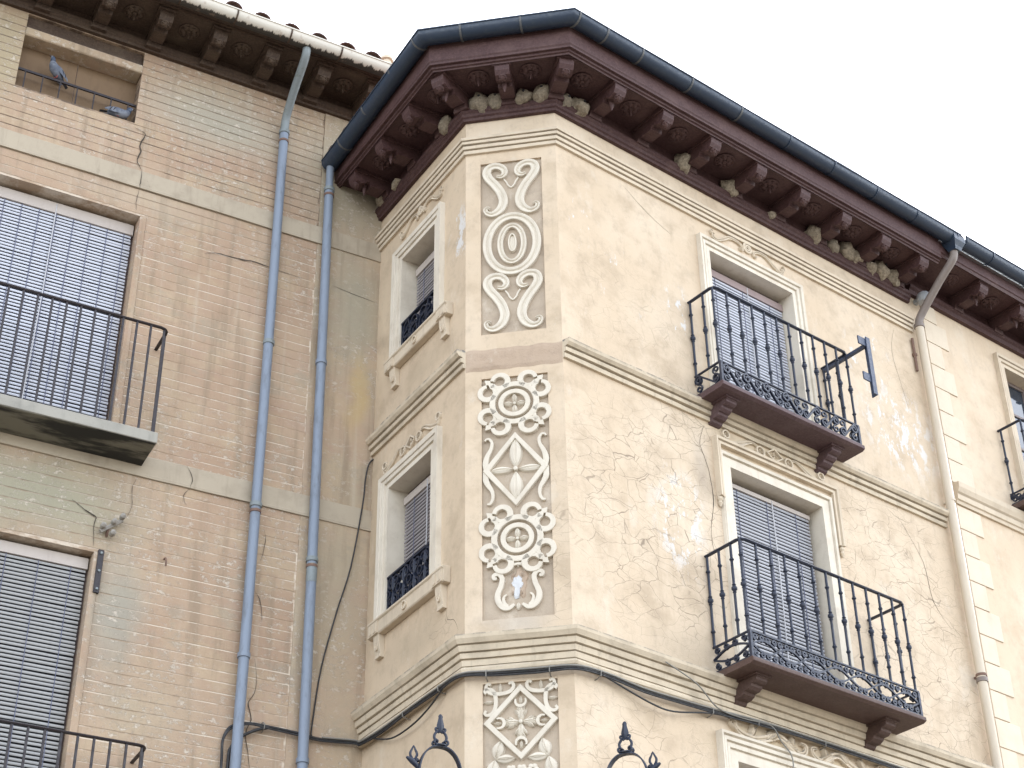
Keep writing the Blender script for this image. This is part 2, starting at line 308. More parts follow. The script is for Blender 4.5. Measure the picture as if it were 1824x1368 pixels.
# ------------------------------------------------------------------ mesh builder (u, e, z) -> (u, -e, z)
class M:
    def __init__(s): s.v = []; s.f = []
    def add(s, vs, fs):
        b = len(s.v); s.v += [(p[0], -p[1], p[2]) for p in vs]; s.f += [tuple(b + i for i in f) for f in fs]; return s
    def box(s, u0, u1, e0, e1, z0, z1):
        return s.add([(u, e, z) for u in (u0, u1) for e in (e0, e1) for z in (z0, z1)],
                     [(0, 1, 3, 2), (4, 6, 7, 5), (0, 4, 5, 1), (2, 3, 7, 6), (0, 2, 6, 4), (1, 5, 7, 3)])
    def prism_u(s, poly, u0, u1):
        k = len(poly); vs = [(u0, e, z) for e, z in poly] + [(u1, e, z) for e, z in poly]
        return s.add(vs, [tuple(range(k)), tuple(range(2 * k - 1, k - 1, -1))] + [(i, (i + 1) % k, k + (i + 1) % k, k + i) for i in range(k)])
    def prism_e(s, poly, e0, e1):
        k = len(poly); vs = [(u, e0, z) for u, z in poly] + [(u, e1, z) for u, z in poly]
        return s.add(vs, [tuple(range(k)), tuple(range(2 * k - 1, k - 1, -1))] + [(i, (i + 1) % k, k + (i + 1) % k, k + i) for i in range(k)])
    def rings(s, rings, cap=True, closed=True):
        k = len(rings[0]); vs = [p for r in rings for p in r]; fs = []
        for i in range(len(rings) - 1):
            for j in range(k if closed else k - 1):
                a = i * k + j; b = i * k + (j + 1) % k; fs.append((a, b, b + k, a + k))
        if cap and closed: fs += [tuple(range(k)), tuple(range(len(vs) - 1, len(vs) - k - 1, -1))]
        return s.add(vs, fs)
    def tube(s, path, r, n=8, flat=1.0):
        P = [Vector(p) for p in path]; rs = r if isinstance(r, (list, tuple)) else [r] * len(P); rings = []
        t0 = (P[1] - P[0]).normalized(); ref = Vector((0, 0, 1)) if abs(t0.z) < .9 else Vector((1, 0, 0))
        x = t0.cross(ref).normalized()
        for i, p in enumerate(P):
            t = ((P[min(i + 1, len(P) - 1)] - P[max(i - 1, 0)])).normalized()
            x = (x - t * x.dot(t)).normalized(); y = t.cross(x)
            rings.append([p + (x * math.cos(2 * PI * k / n) + y * math.sin(2 * PI * k / n) * flat) * rs[i] for k in range(n)])
        return s.rings(rings)
    def lathe(s, prof, c=(0, 0, 0), n=10, axis='z'):
        rings = []
        for r, h in prof:
            ring = []
            for k in range(n):
                a = 2 * PI * k / n; x, y = r * math.cos(a), r * math.sin(a)
                ring.append((c[0] + x, c[1] + y, c[2] + h) if axis == 'z' else (c[0] + x, c[1] + h, c[2] + y))
            rings.append(ring)
        return s.rings(rings)
    def ribbon(s, path, wid, e0, h, groove=True, closed=False):
        """raised plaster band in the wall plane; path (u,z), full widths"""
        P = [Vector((p[0], p[1])) for p in path]; n = len(P); ws = wid if isinstance(wid, (list, tuple)) else [wid] * n
        prof = [(-1, 0), (-.97, .9), (-.8, 1), (-.34, .86), (-.10, .5), (.10, .5), (.34, .86), (.8, 1), (.97, .9), (1, 0)] if groove else [(-1, 0), (-.96, .92), (-.82, 1), (.82, 1), (.96, .92), (1, 0)]
        rings = []
        for i, p in enumerate(P):
            a = P[(i - 1) % n] if closed else P[max(i - 1, 0)]; b = P[(i + 1) % n] if closed else P[min(i + 1, n - 1)]
            t = (b - a); t = t.normalized() if t.length > 1e-9 else Vector((1, 0)); q = Vector((-t.y, t.x))
            rings.append([(p.x + q.x * k * ws[i] / 2, e0 + hh * h, p.y + q.y * k * ws[i] / 2) for k, hh in prof])
        if closed: rings.append(rings[0])
        return s.rings(rings, cap=not closed, closed=False) if closed else s.rings(rings)
    def bar(s, path, wz, e0, e1, closed=False):
        """flat iron bar in the (u,z) plane"""
        P = [Vector((p[0], p[1])) for p in path]; n = len(P); rings = []
        for i, p in enumerate(P):
            a = P[(i - 1) % n] if closed else P[max(i - 1, 0)]; b = P[(i + 1) % n] if closed else P[min(i + 1, n - 1)]
            t = (b - a).normalized(); q = Vector((-t.y, t.x)) * wz / 2
            rings.append([(p.x + q.x, e0, p.y + q.y), (p.x + q.x, e1, p.y + q.y), (p.x - q.x, e1, p.y - q.y), (p.x - q.x, e0, p.y - q.y)])
        if closed: rings.append(rings[0])
        return s.rings(rings, cap=not closed)
    def leaf(s, c, ang, L, W, e0, h, n=9):
        """pillowed leaf from c along ang"""
        ca, sa = math.cos(ang), math.sin(ang); vs = []; fs = []
        for i in range(n):
            t = i / (n - 1); w = W / 2 * max(.02, math.sin(PI * t) ** .8)
            for k, hh in ((-1, 0), (-.75, .7), (-.25, 1), (0, .75), (.25, 1), (.75, .7), (1, 0)):
                x, y = L * t, w * k; vs.append((c[0] + x * ca - y * sa, e0 + h * hh * (.35 + .65 * math.sin(PI * min(max(t, .05), .95)) ** .5), c[1] + x * sa + y * ca))
        for i in range(n - 1):
            for j in range(6): a = i * 7 + j; fs.append((a, a + 1, a + 8, a + 7))
        return s.add(vs, fs)
    def mesh(s, name, smooth=None):
        me = bpy.data.meshes.new(name); me.from_pydata(s.v, [], s.f)
        bm = bmesh.new(); bm.from_mesh(me); bmesh.ops.recalc_face_normals(bm, faces=bm.faces); bm.to_mesh(me); bm.free()
        if smooth:
            for p in me.polygons: p.use_smooth = True
            me.set_sharp_from_angle(angle=rad(smooth))
        return me

WM = {}
def place(o, parent, world):
    WM[o.name] = world.copy()
    if parent is not None:
        o.parent = parent; o.matrix_basis = WM[parent.name].inverted() @ world
    else: o.matrix_basis = world
    return o
def obj(name, m, mat, parent=None, frame=None, smooth=None, bevel=0):
    me = m.mesh(name, smooth) if isinstance(m, M) else m
    if not me.materials: me.materials.append(MAT[mat] if isinstance(mat, str) else mat)
    o = bpy.data.objects.new(name, me); COL.objects.link(o)
    place(o, parent, frame.m if isinstance(frame, Frame) else (frame if frame is not None else (WM[parent.name] if parent else Matrix())))
    if bevel:
        b = o.modifiers.new('bevel', 'BEVEL'); b.width = bevel; b.segments = 2; b.limit_method = 'ANGLE'; b.angle_limit = rad(40)
    return o
def thing(name, label, cat, world=Matrix(), group=None):
    o = bpy.data.objects.new(name, None); o.empty_display_size = .2; COL.objects.link(o); place(o, None, world)
    return tag(o, label, cat, group)
def tag(o, label, cat, group=None):
    o['label'] = label; o['category'] = cat
    if group: o['group'] = group
    return o
def inst(name, me, parent, world):
    o = bpy.data.objects.new(name, me); COL.objects.link(o); return place(o, parent, world)
def mirror(path, c): return [(2 * c - u, z) for u, z in path]
def circ(c, r, n=28, rz=None, a0=0, a1=2 * PI, full=True):
    rz = rz or r; k = n if full else n - 1
    return [(c[0] + r * math.cos(a0 + (a1 - a0) * i / k), c[1] + rz * math.sin(a0 + (a1 - a0) * i / k)) for i in range(n)]
def spiral(c, r0, r1, a0, turns, n=18):
    return [(c[0] + (r0 + (r1 - r0) * i / (n - 1)) * math.cos(a0 + 2 * PI * turns * i / (n - 1)), c[1] + (r0 + (r1 - r0) * i / (n - 1)) * math.sin(a0 + 2 * PI * turns * i / (n - 1))) for i in range(n)]
def smoothp(P, k=4):
    """Catmull-Rom through points of any dimension"""
    out = []; n = len(P)
    for i in range(n - 1):
        p0, p1, p2, p3 = P[max(i - 1, 0)], P[i], P[i + 1], P[min(i + 2, n - 1)]
        for j in range(k):
            t = j / k
            out.append(tuple(.5 * (2 * b + (c - a) * t + (2 * a - 5 * b + 4 * c - d) * t * t + (3 * b - a - 3 * c + d) * t ** 3) for a, b, c, d in zip(p0, p1, p2, p3)))
    out.append(tuple(P[-1])); return out
def lerpw(ws, n):
    k = len(ws) - 1
    return [ws[min(int(i / (n - 1) * k), k - 1)] * (1 - (i / (n - 1) * k - min(int(i / (n - 1) * k), k - 1))) + ws[min(int(i / (n - 1) * k), k - 1) + 1] * (i / (n - 1) * k - min(int(i / (n - 1) * k), k - 1)) for i in range(n)]
def wall(u0, u1, z0, z1, holes, depth=.22, e=0., caps=True):
    """wall sheet with rectangular openings and their reveals"""
    m = M(); us = sorted({u0, u1} | {h[0] for h in holes} | {h[1] for h in holes}); zs = sorted({z0, z1} | {h[2] for h in holes} | {h[3] for h in holes})
    us = [u for u in us if u0 <= u <= u1]; zs = [z for z in zs if z0 <= z <= z1]
    for i in range(len(us) - 1):
        for j in range(len(zs) - 1):
            cu, cz = (us[i] + us[i + 1]) / 2, (zs[j] + zs[j + 1]) / 2
            if any(h[0] < cu < h[1] and h[2] < cz < h[3] for h in holes): continue
            m.add([(us[i], e, zs[j]), (us[i + 1], e, zs[j]), (us[i + 1], e, zs[j + 1]), (us[i], e, zs[j + 1])], [(0, 1, 2, 3)])
    for h in holes:
        d = h[4] if len(h) > 4 else depth; a, b, c, f = h[:4]
        q = [(a, c), (b, c), (b, f), (a, f)]
        for k in range(4):
            p, r = q[k], q[(k + 1) % 4]; m.add([(p[0], e, p[1]), (r[0], e, r[1]), (r[0], e - d, r[1]), (p[0], e - d, p[1])], [(0, 1, 2, 3)])
    return m
# mitred runs round the corner building
def corner_pt(which, e):
    n1, o = (FL.n, A) if which == 'A' else (RF.n, B)
    n2 = CH.n; b = (n1 + n2) / (1 + n1.dot(n2)); return o + b * e
def run(segs, prof, origin, drop=0., jit=.0015, step=.25, seed=1, closed=True):
    """sweep a profile [(e,z)] along flank 'F', chamfer 'C', right facade 'R'; segs e.g. [('F',-2.1),('A',),('B',),('R',6.1)]"""
    def loc(st, e):
        if st[0] == 'F': return FL.o + FL.d * st[1] + FL.n * e
        if st[0] == 'R': return RF.o + RF.d * st[1] + RF.n * e
        if st[0] == 'C': return CH.o + CH.d * st[1] + CH.n * e
        if st[0] == 'L': return LB.o + LB.d * st[1] + LB.n * e
        return corner_pt(st[0], e)
    rings = []
    for i in range(len(segs) - 1):
        a, b = segs[i], segs[i + 1]; L = (loc(a, 0) - loc(b, 0)).length; k = max(1, int(L / step))
        for j in range(k + (1 if i == len(segs) - 2 else 0)):
            t = j / k; ring = []
            for q, (e, z) in enumerate(prof):
                p = loc(a, e).lerp(loc(b, e), t); dz = drop * (1 - t) if (i == 0 and drop) else 0
                jj = jit * noise.noise(Vector((p.x * 2.7 + seed, p.y * 2.7, q * .45))); kk = jit * noise.noise(Vector((p.x * 2.1, p.y * 2.1 + seed, q * .45 + 7)))
                out = (p - loc(a, 0).lerp(loc(b, 0), t)).normalized() if e > .001 else Vector((0, 0, 0))
                ring.append((p.x - origin.x + out.x * jj * 2, -(p.y - origin.y + out.y * jj * 2), z - dz + kk * 2))
            rings.append(ring)
    return M().rings(rings, cap=closed, closed=closed)

# ------------------------------------------------------------------ ground
g = M().add([(-400, -400, 0), (400, -400, 0), (400, 400, 0), (-400, 400, 0)], [(0, 1, 2, 3)])
go = obj('ground', g, 'paving'); go['kind'] = 'structure'

# ================================================================== CORNER BUILDING
CBO = (A + B) / 2
CB = thing('corner_house', 'cream stuccoed corner house with chamfered corner, white plaster reliefs and maroon timber eaves', 'house', Matrix.Translation(CBO))
CBW = Matrix.Translation(CBO)
W1 = (2.34, 3.77, 12.12, 14.37); W2 = (2.345, 3.82, 8.77, 11.35); W3 = (2.054, 4.12, 5.2, 7.89)
F1 = (-1.458, -.655, 12.86, 14.25); F2 = (-1.62, -.66, 9.61, 11.19); F3 = (-1.62, -.66, 6.0, 7.4)
RE = 6.13
P1 = (.17, .872, 12.24, 14.63, .028); P2 = (.172, .872, 8.89, 11.675, .028); P3 = (.171, .88, 6.2, 8.235, .028)
obj('wall', wall(0, RE + .27, 0, 15.62, [W1 + (.26,), W2 + (.26,), W3 + (.26,)]), 'stucco_rf', CB, RF)
obj('wall', wall(UC - .3, 0, 0, 15.62, [F1 + (.26,), F2 + (.26,), F3 + (.26,)]), 'stucco_fl', CB, FL)
chw = obj('wall', wall(0, CW, 0, 15.62, [P1, P2, P3]), 'stucco_ch', CB, CH)
for p in (P1, P2, P3):
    obj('panel', M().box(p[0] - .01, p[1] + .01, -.06, -.027, p[2] - .01, p[3] + .01), 'panel', chw)
obj('stone_band', M().add([(u, .006 + .012 * abs(noise.noise(Vector((u * 9, z * 9, 3)))) if 0 < i < 20 and 0 < j < 6 else 0.0005, z)
     for i, u in enumerate([.004 + (CW - .008) * k / 20 for k in range(21)]) for j, z in enumerate([11.775 + .006 * math.sin(i * 1.3) + (.272 + .005 * math.sin(i * .9)) * k / 6 for k in range(7)])],
     [(i * 7 + j, i * 7 + j + 1, i * 7 + j + 8, i * 7 + j + 7) for i in range(20) for j in range(6)]), 'stoneband', chw)

# --- string mouldings and cornice
FR = [('F', UC - .12), ('A',), ('B',), ('R', RE - .02)]
frz = [(0, 14.785), (.03, 14.785), (.032, 14.83), (.014, 14.833), (.014, 14.842), (.048, 14.845), (.05, 14.888), (.026, 14.892), (.026, 14.902), (.066, 14.906), (.07, 14.94), (.05, 14.944), (.05, 14.95), (.084, 14.955), (.088, 14.988), (.0, 14.996)]
obj('frieze_moulding', run(FR, frz, CBO, jit=.002), 'trim', CB, CBW)
mid = [(0, 11.835), (.03, 11.835), (.034, 11.885), (.016, 11.89), (.016, 11.90), (.055, 11.905), (.06, 11.95), (.036, 11.955), (.036, 11.966), (.075, 11.972), (.10, 12.005), (.105, 12.045), (0, 12.062)]
obj('string_course', run([('F', UC - .12), ('F', 0.0)], mid, CBO, jit=.0025, seed=4), 'cornice', CB, CBW)
obj('string_course', run([('R', 0.0), ('R', RE - .02)], mid, CBO, jit=.003, seed=5), 'cornice', CB, CBW)
cor = [(0, 8.335), (.035, 8.335), (.055, 8.35), (.06, 8.375), (.05, 8.398), (.032, 8.402), (.032, 8.408), (.046, 8.412), (.05, 8.468), (.036, 8.471), (.036, 8.478), (.064, 8.483), (.07, 8.533), (.056, 8.536), (.056, 8.543), (.088, 8.549), (.10, 8.603), (.086, 8.606), (.086, 8.612), (.115, 8.618), (.14, 8.66), (.145, 8.70), (.0, 8.725)]
obj('cornice', run(FR, cor, CBO, jit=.0035, seed=6), 'cornice', CB, CBW)

# --- timber eaves
EV = [('F', UC - .14), ('A',), ('B',), ('R', RE)]
bd = [(0, 15.275), (.045, 15.275), (.05, 15.31), (.07, 15.325), (.075, 15.36), (.095, 15.38), (.095, 15.425), (0, 15.43)]
obj('wall_plate', run(EV, bd, CBO, jit=.002), 'maroon', CB, CBW)
obj('frieze_board', run(EV, [(0.004, 15.43), (.02, 15.43), (.02, 15.645), (0.004, 15.645)], CBO), 'maroon', CB, CBW)
obj('soffit', run(EV, [(0, 15.64), (.66, 15.64), (.66, 15.665), (0, 15.665)], CBO), 'maroon', CB, CBW)
fs = [(.57, 15.655), (.57, 15.60), (.595, 15.585), (.60, 15.605), (.622, 15.61), (.626, 15.64), (.645, 15.645), (.65, 15.68), (.662, 15.70), (.668, 15.948), (.63, 15.948), (.63, 15.655)]
obj('fascia', run(EV, fs, CBO, jit=.002), 'maroon', CB, CBW)
def corbel_mesh(w=.084):
    m = M()
    m.prism_u([(0, 0), (.56, 0), (.56, -.06), (.55, -.11), (.52, -.155), (.46, -.18), (.405, -.16), (.385, -.125), (.35, -.13), (.335, -.17), (.30, -.175), (.16, -.175), (.13, -.15), (.10, -.205), (0, -.205)], -w, w)
    m.prism_u([(.40, -.002), (.585, -.002), (.585, -.028), (.565, -.034), (.565, -.055), (.40, -.055)], -w - .028, w + .028)
    m.prism_u([(.0, -.002), (.40, -.002), (.40, -.03), (.0, -.03)], -w - .014, w + .014)
    m.prism_u([(.12, -.188), (.0, -.188), (.0, -.208), (.105, -.208)], -w - .01, w + .01)
    return m.mesh('corbel')
def boss_mesh():
    m = M(); m.lathe([(.001, 0), (.045, 0), (.05, -.014), (.042, -.022), (.032, -.022), (.028, -.032), (.012, -.04), (.001, -.042)], n=14)
    for k in range(7): a = 2 * PI * k / 7; m.lathe([(.001, -.01), (.012, -.014), (.013, -.026), (.001, -.034)], (.036 * math.cos(a), .036 * math.sin(a), 0), 6)
    return m.mesh('boss', 40)
def drop_mesh(s=1.0):
    pr = [(.012, 0), (.030, -.01), (.032, -.03), (.022, -.045), (.028, -.055), (.029, -.075), (.020, -.09), (.023, -.10), (.022, -.115), (.013, -.13), (.015, -.14), (.008, -.16), (.001, -.175)]
    return M().lathe([(r * s, z * s) for r, z in pr], n=12).mesh('pendant', 50)
def rosette_mesh():
    m = M(); m.lathe([(.001, .0), (.125, 0), (.13, -.014), (.115, -.022), (.10, -.012), (.001, -.012)], n=20)
    for k in range(8):
        a = 2 * PI * k / 8; vs = []
        for i in range(5):
            t = i / 4; r = .025 + .085 * t; ww = .006 + .030 * math.sin(PI * min(t + .12, 1) * .85)
            for q in (-1, 0, 1): vs.append((r * math.cos(a) - q * ww * math.sin(a), r * math.sin(a) + q * ww * math.cos(a), -.016 - (.04 * math.sin(PI * t) if q == 0 else .004)))
        m.add(vs, [(i * 3 + j, i * 3 + j + 1, i * 3 + j + 4, i * 3 + j + 3) for i in range(4) for j in range(2)])
    m.lathe([(.03, -.012), (.032, -.03), (.02, -.045), (.001, -.048)], n=10)
    return m.mesh('rosette', 40)
cm, bmh, dm, rm, dm2 = corbel_mesh(), boss_mesh(), drop_mesh(), rosette_mesh(), drop_mesh(.62)
for me in (cm, bmh, dm, rm, dm2): me.materials.append(MAT['maroon'])
def corbel(parent, world, pend=True, ms=(cm, bmh, dm)):
    c = inst('corbel', ms[0], parent, world @ Matrix.Diagonal((1, 1.03, 1.12, 1)))
    inst('boss', ms[1], c, world @ Matrix.Translation((0, -.505, -.19)) @ Matrix.Rotation(rad(-28), 4, 'X'))
    if pend: inst('pendant', ms[2], c, world @ Matrix.Translation((0, -.395, -.14)))
    return c
SZ = 15.638
for u, p in [(.54, 1), (1.29, 0), (2.07, 0), (2.85, 0), (3.62, 0), (4.38, 0), (5.13, 0), (5.87, 0)]:
    corbel(CB, RF.at(u, 0, SZ), p)
for u, p in [(-.43, 0), (-1.11, 1), (-1.80, 1)]: corbel(CB, FL.at(u, 0, SZ), p)
corbel(CB, CH.at(.53, 0, SZ), True)
for wh in 'AB':
    n1, o = (FL.n, A) if wh == 'A' else (RF.n, B)
    b = (n1 + CH.n).normalized(); d = Vector((-b.y, b.x, 0))
    corbel(CB, Matrix(((d.x, -b.x, 0, o.x), (d.y, -b.y, 0, o.y), (0, 0, 1, SZ), (0, 0, 0, 1))), wh == 'A')
def rosette(parent, world, drop=True, ms=(rm, dm2)):
    r = inst('rosette', ms[0], parent, world)
    if drop: inst('pendant', ms[1], r, world @ Matrix.Translation((0, 0, -.03)))
for k, u in enumerate([.10 + .0, .915, 1.68, 2.46, 3.235, 4.0, 4.755, 5.5]):
    rosette(CB, RF.at(u if k else .16, .32, SZ), k in (1, 4))
for u, p in [(-.08, 1), (-.77, 0), (-1.45, 1)]: rosette(CB, FL.at(u, .33, SZ), p)
for u in (.22, .83): rosette(CB, CH.at(u, .36, SZ), True)

# --- roof of the corner house
def rfpt(wh, e): return corner_pt(wh, e)
def roof_mesh():
    m = M(); e0, z0, e1 = .70, 15.93, -5.0; z1 = z0 + 5.7 * math.tan(rad(19))
    st = [FL.o + FL.d * (-6), A, B, RF.o + RF.d * (RE + .2)]
    lo = [FL.o + FL.d * (UC - .1) + FL.n * e0, corner_pt('A', e0), corner_pt('B', e0), RF.o + RF.d * (RE + .2) + RF.n * e0]
    hi = [FL.o + FL.d * (UC - .1) + FL.n * -1.5, corner_pt('A', -1.5), corner_pt('B', -1.5), RF.o + RF.d * (RE + .2) + RF.n * -1.5]
    zh = z0 + 2.2 * math.tan(rad(19))
    v = [(p.x - CBO.x, -(p.y - CBO.y), z0) for p in lo] + [(p.x - CBO.x, -(p.y - CBO.y), zh) for p in hi]
    return m.add(v, [(i, i + 1, i + 5, i + 4) for i in range(3)])
cbroof = obj('roof', roof_mesh(), 'tile', CB, CBW)
def tile_mesh(L=.46, r0=.125, r1=.10):
    m = M(); n = 8; 
    vs = []
    for y, rr in ((0, r0), (L, r1)):
        for q in (rr, rr - .016):
            for k in range(n + 1):
                a = PI * k / n; vs.append((q * math.cos(a), -y, q * math.sin(a) * .9))
    k = n + 1; fs = []
    for i in range(n): fs += [(i, i + 1, 2 * k + i + 1, 2 * k + i), (k + i, k + i + 1, 3 * k + i + 1, 3 * k + i), (i, i + 1, k + i + 1, k + i), (2 * k + i, 2 * k + i + 1, 3 * k + i + 1, 3 * k + i)]
    m.add(vs, fs); return m.mesh('tile', 40)
tm = tile_mesh(); tm.materials.append(MAT['tile'])
def tiles(parent, fr, us, e, z, slope=19, rows=2):
    for r in range(rows):
        for u in us:
            inst('tile', tm, parent, fr.at(u + rnd.uniform(-.012, .012), e - r * .40, z + r * .40 * math.tan(rad(slope)) + rnd.uniform(-.012, .012)) @ Matrix.Rotation(rad(slope + rnd.uniform(-1.5, 1.5)), 4, 'X') @ Matrix.Rotation(rad(rnd.uniform(-2, 2)), 4, 'Z'))
tiles(cbroof, RF, [.05 + .36 * k for k in range(17)], .78, 15.955)
tiles(cbroof, CH, [-.1, .28, .66, 1.04], .78, 15.985)
tiles(cbroof, FL, [-1.95 + .36 * k for k in range(6)], .78, 15.955)

# --- plaster reliefs on the chamfer
E0 = -.028
S1 = [(.352, 14.424), (.407, 14.411), (.444, 14.444), (.445, 14.5), (.402, 14.555), (.335, 14.578), (.266, 14.553), (.241, 14.477), (.272, 14.393), (.332, 14.305), (.387, 14.21), (.422, 14.111), (.428, 14.032), (.403, 13.951), (.354, 13.897), (.299, 13.875), (.244, 13.899), (.223, 13.948), (.245, 13.976), (.275, 13.963)]
S1W = [1.14 * q for q in [.035, .052, .06, .068, .075, .08, .085, .09, .09, .09, .092, .092, .092, .088, .08, .066, .052, .044, .036, .026]]
PC = .521
def relief(name, fn, fr=CH, parent=CB, mat='relief'):
    m = M(); fn(m); return obj(name, m, mat, parent, fr, 35)
def sscroll(dz, mir):
    def f(m):
        p = [(u, z + dz) for u, z in S1]; p = mirror(p, PC) if mir else p
        q = smoothp([a + (b,) for a, b in zip(p, S1W)], 4); m.ribbon([a[:2] for a in q], [a[2] for a in q], E0, .040)
    return f
for dz in (0, -1.575):
    for mir in (0, 1): relief('scroll', sscroll(dz, mir), parent=chw)
    relief('pendant_link', lambda m: m.ribbon(smoothp([(.437, 14.378 + dz), (.467, 14.33 + dz), (.482, 14.29 + dz), (.519, 14.25 + dz), (.556, 14.29 + dz), (.571, 14.33 + dz), (.601, 14.378 + dz)], 3), .018, E0, .022, False), parent=chw)
relief('oval_ring', lambda m: m.ribbon(circ((.519, 13.435), .278, 48, .385), .098, E0, .042, closed=True), parent=chw)
relief('oval_ring', lambda m: m.ribbon(circ((.519, 13.435), .132, 40, .252), .064, E0, .040, closed=True), parent=chw)
relief('oval_boss', lambda m: (m.leaf((.524, 13.31), PI / 2, .265, .098, E0, .035, 13), m.ribbon(circ((.524, 13.442), .040, 24, .118), .016, E0, .042, False, True)), parent=chw)
def gear(c):
    def f(m):
        m.ribbon(circ(c, .231, 44), .062, E0, .044, False, True)
        for k in range(4):
            a = PI / 4 + k * PI / 2
            for sgn in (-1, 1):
                h = (c[0] + .315 * math.cos(a + sgn * rad(17)), c[1] + .315 * math.sin(a + sgn * rad(17)))
                base = a + sgn * rad(17)
                # C curl around the hole: from the ring, away from the diagonal, round to near the spear
                pts = []; N_ = 16
                for i in range(N_):
                    t = i / (N_ - 1); ang = base + PI - sgn * rad(25) - sgn * (-1) * 0 + sgn * (-1) * t * rad(0)
                    ang = (base + PI) - sgn * rad(35) * 0 - sgn * (-1) * (-1) * t * rad(235)
                    pts.append((h[0] + .082 * math.cos(ang), h[1] + .082 * math.sin(ang)))
                m.ribbon(pts, lerpw([.056, .064, .060, .054, .044], N_), E0, .044, False)
                pts = []
                for i in range(8):
                    ang = (base + PI) + sgn * i / 7 * rad(95); pts.append((h[0] + .078 * math.cos(ang), h[1] + .078 * math.sin(ang)))
                m.ribbon(pts, lerpw([.056, .044, .038], 8), E0, .042, False)
            d = Vector((math.cos(a), math.sin(a))); q = Vector((-d.y, d.x)); cc = Vector(c)
            sp = [cc + d * .30 + q * .012, cc + d * .335 + q * .03, cc + d * .365 + q * .016, cc + d * .385 + q * .034, cc + d * .435, cc + d * .385 - q * .034, cc + d * .365 - q * .016, cc + d * .335 - q * .03, cc + d * .30 - q * .012]
            m.prism_e([(p.x, p.y) for p in sp], E0, E0 + .042)
    return f
def flower(c):
    def f(m):
        m.ribbon(circ(c, .142, 36), .054, E0, .044, False, True)
        for k in range(4): m.leaf((c[0] + .008 * math.cos(k * PI / 2), c[1] + .008 * math.sin(k * PI / 2)), k * PI / 2, .118, .064, E0, .04)
        m.lathe([(.001, E0 + .0), (.016, E0), (.016, E0 + .03), (.001, E0 + .038)], (c[0], 0, c[1]), 8, 'e')
    return f
G1, G2 = (.517, 11.337), (.525, 9.752)
for gc in (G1, G2): relief('scrolled_ring', gear(gc), parent=chw); relief('flower_ring', flower(gc), parent=chw)
DC = (.519, 10.545)
relief('diamond_frame', lambda m: m.ribbon([(DC[0], DC[1] + .395), (DC[0] - .30, DC[1]), (DC[0], DC[1] - .395), (DC[0] + .30, DC[1])], .074, E0, .044, False, True), parent=chw)
for k in range(4):
    a = k * PI / 2; L, Wd = ((.26, .085), (.355, .13))[k % 2]
    relief('petal', lambda m: m.leaf((DC[0] + .02 * math.cos(a), DC[1] + .02 * math.sin(a)), a, L, Wd * 1.12, E0, .044, 11), parent=chw)
relief('boss', lambda m: m.lathe([(.001, E0), (.026, E0), (.022, E0 + .045), (.001, E0 + .05)], (DC[0], 0, DC[1]), 10, 'e'), parent=chw)
CU = [(.205, 10.905), (.217, 10.925), (.249, 10.927), (.278, 10.879), (.268, 10.806), (.229, 10.723), (.21, 10.638), (.216, 10.565)]
CUW = [.02, .022, .026, .032, .038, .05, .062, .05]
CD = [(.207, 10.545), (.212, 10.50), (.215, 10.435), (.24, 10.375), (.277, 10.306), (.283, 10.227), (.257, 10.167), (.226, 10.163)]
CDW = [.05, .058, .062, .052, .04, .034, .03, .022]
for mir in (0, 1):
    for P, Wd in ((CU, CUW), (CD, CDW)):
        p = mirror(P, PC) if mir else P; q = smoothp([a + (b,) for a, b in zip(p, Wd)], 3)
        relief('tendril', lambda m: m.ribbon([a[:2] for a in q], [a[2] for a in q], E0, .034, False), parent=chw)
LY = [(.316, 9.33), (.290, 9.322), (.284, 9.358), (.33, 9.372), (.368, 9.325), (.355, 9.241), (.323, 9.158), (.327, 9.082), (.37, 9.013), (.43, 8.997), (.485, 9.035)]
LYW = [.028, .034, .04, .046, .05, .052, .056, .06, .056, .046, .03]
for mir in (0, 1):
    p = mirror(LY, .525) if mir else LY; q = smoothp([a + (b,) for a, b in zip(p, LYW)], 3)
    relief('lyre_scroll', lambda m: m.ribbon([a[:2] for a in q], [a[2] for a in q], E0, .036, False), parent=chw)
    p = [(.412, 9.145), (.385, 9.125), (.378, 9.09), (.392, 9.05), (.42, 9.02)]; p = mirror(p, .525) if mir else p
    relief('tendril', lambda m: m.ribbon(smoothp(p, 3), lerpw([.016, .03, .034], 13), E0, .03, False), parent=chw)
relief('lyre_tip', lambda m: (m.leaf((.522, 9.06), -PI / 2, .085, .05, E0, .03), m.ribbon(circ((.523, 9.40), .085, 9, .07, rad(20), rad(160), False), .03, E0, .034, False), m.leaf((.525, 9.43), PI / 2, .07, .035, E0, .03)), parent=chw)
def patch(c, ru, rz, sd_, e0, h):
    k = 26; q = [(1 + .75 * noise.noise(Vector((math.cos(2 * PI * i / k) * 1.7, math.sin(2 * PI * i / k) * 1.7, sd_)))) for i in range(k)]
    r1 = [(c[0] + ru * q[i] * math.cos(2 * PI * i / k), e0, c[1] + rz * q[i] * math.sin(2 * PI * i / k)) for i in range(k)]
    r2 = [(c[0] + .85 * (p[0] - c[0]), e0 + h * (.8 + .4 * noise.noise(Vector((i * .7, sd_, 0)))), c[1] + .85 * (p[2] - c[1])) for i, p in enumerate(r1)]
    m = M(); m.add(r1 + r2 + [(c[0], e0 + h * .7, c[1])], [(i, (i + 1) % k, k + (i + 1) % k, k + i) for i in range(k)] + [(k + i, k + (i + 1) % k, 2 * k) for i in range(k)]); return m
obj('broken_crest_patch', patch((.525, 9.28), .10, .15, 3.3, E0, .012), 'stoneband', chw, CH)
obj('lime_patch', patch((.52, 9.245), .062, .11, 5.7, E0 + .006, .014), 'lime', chw, CH)
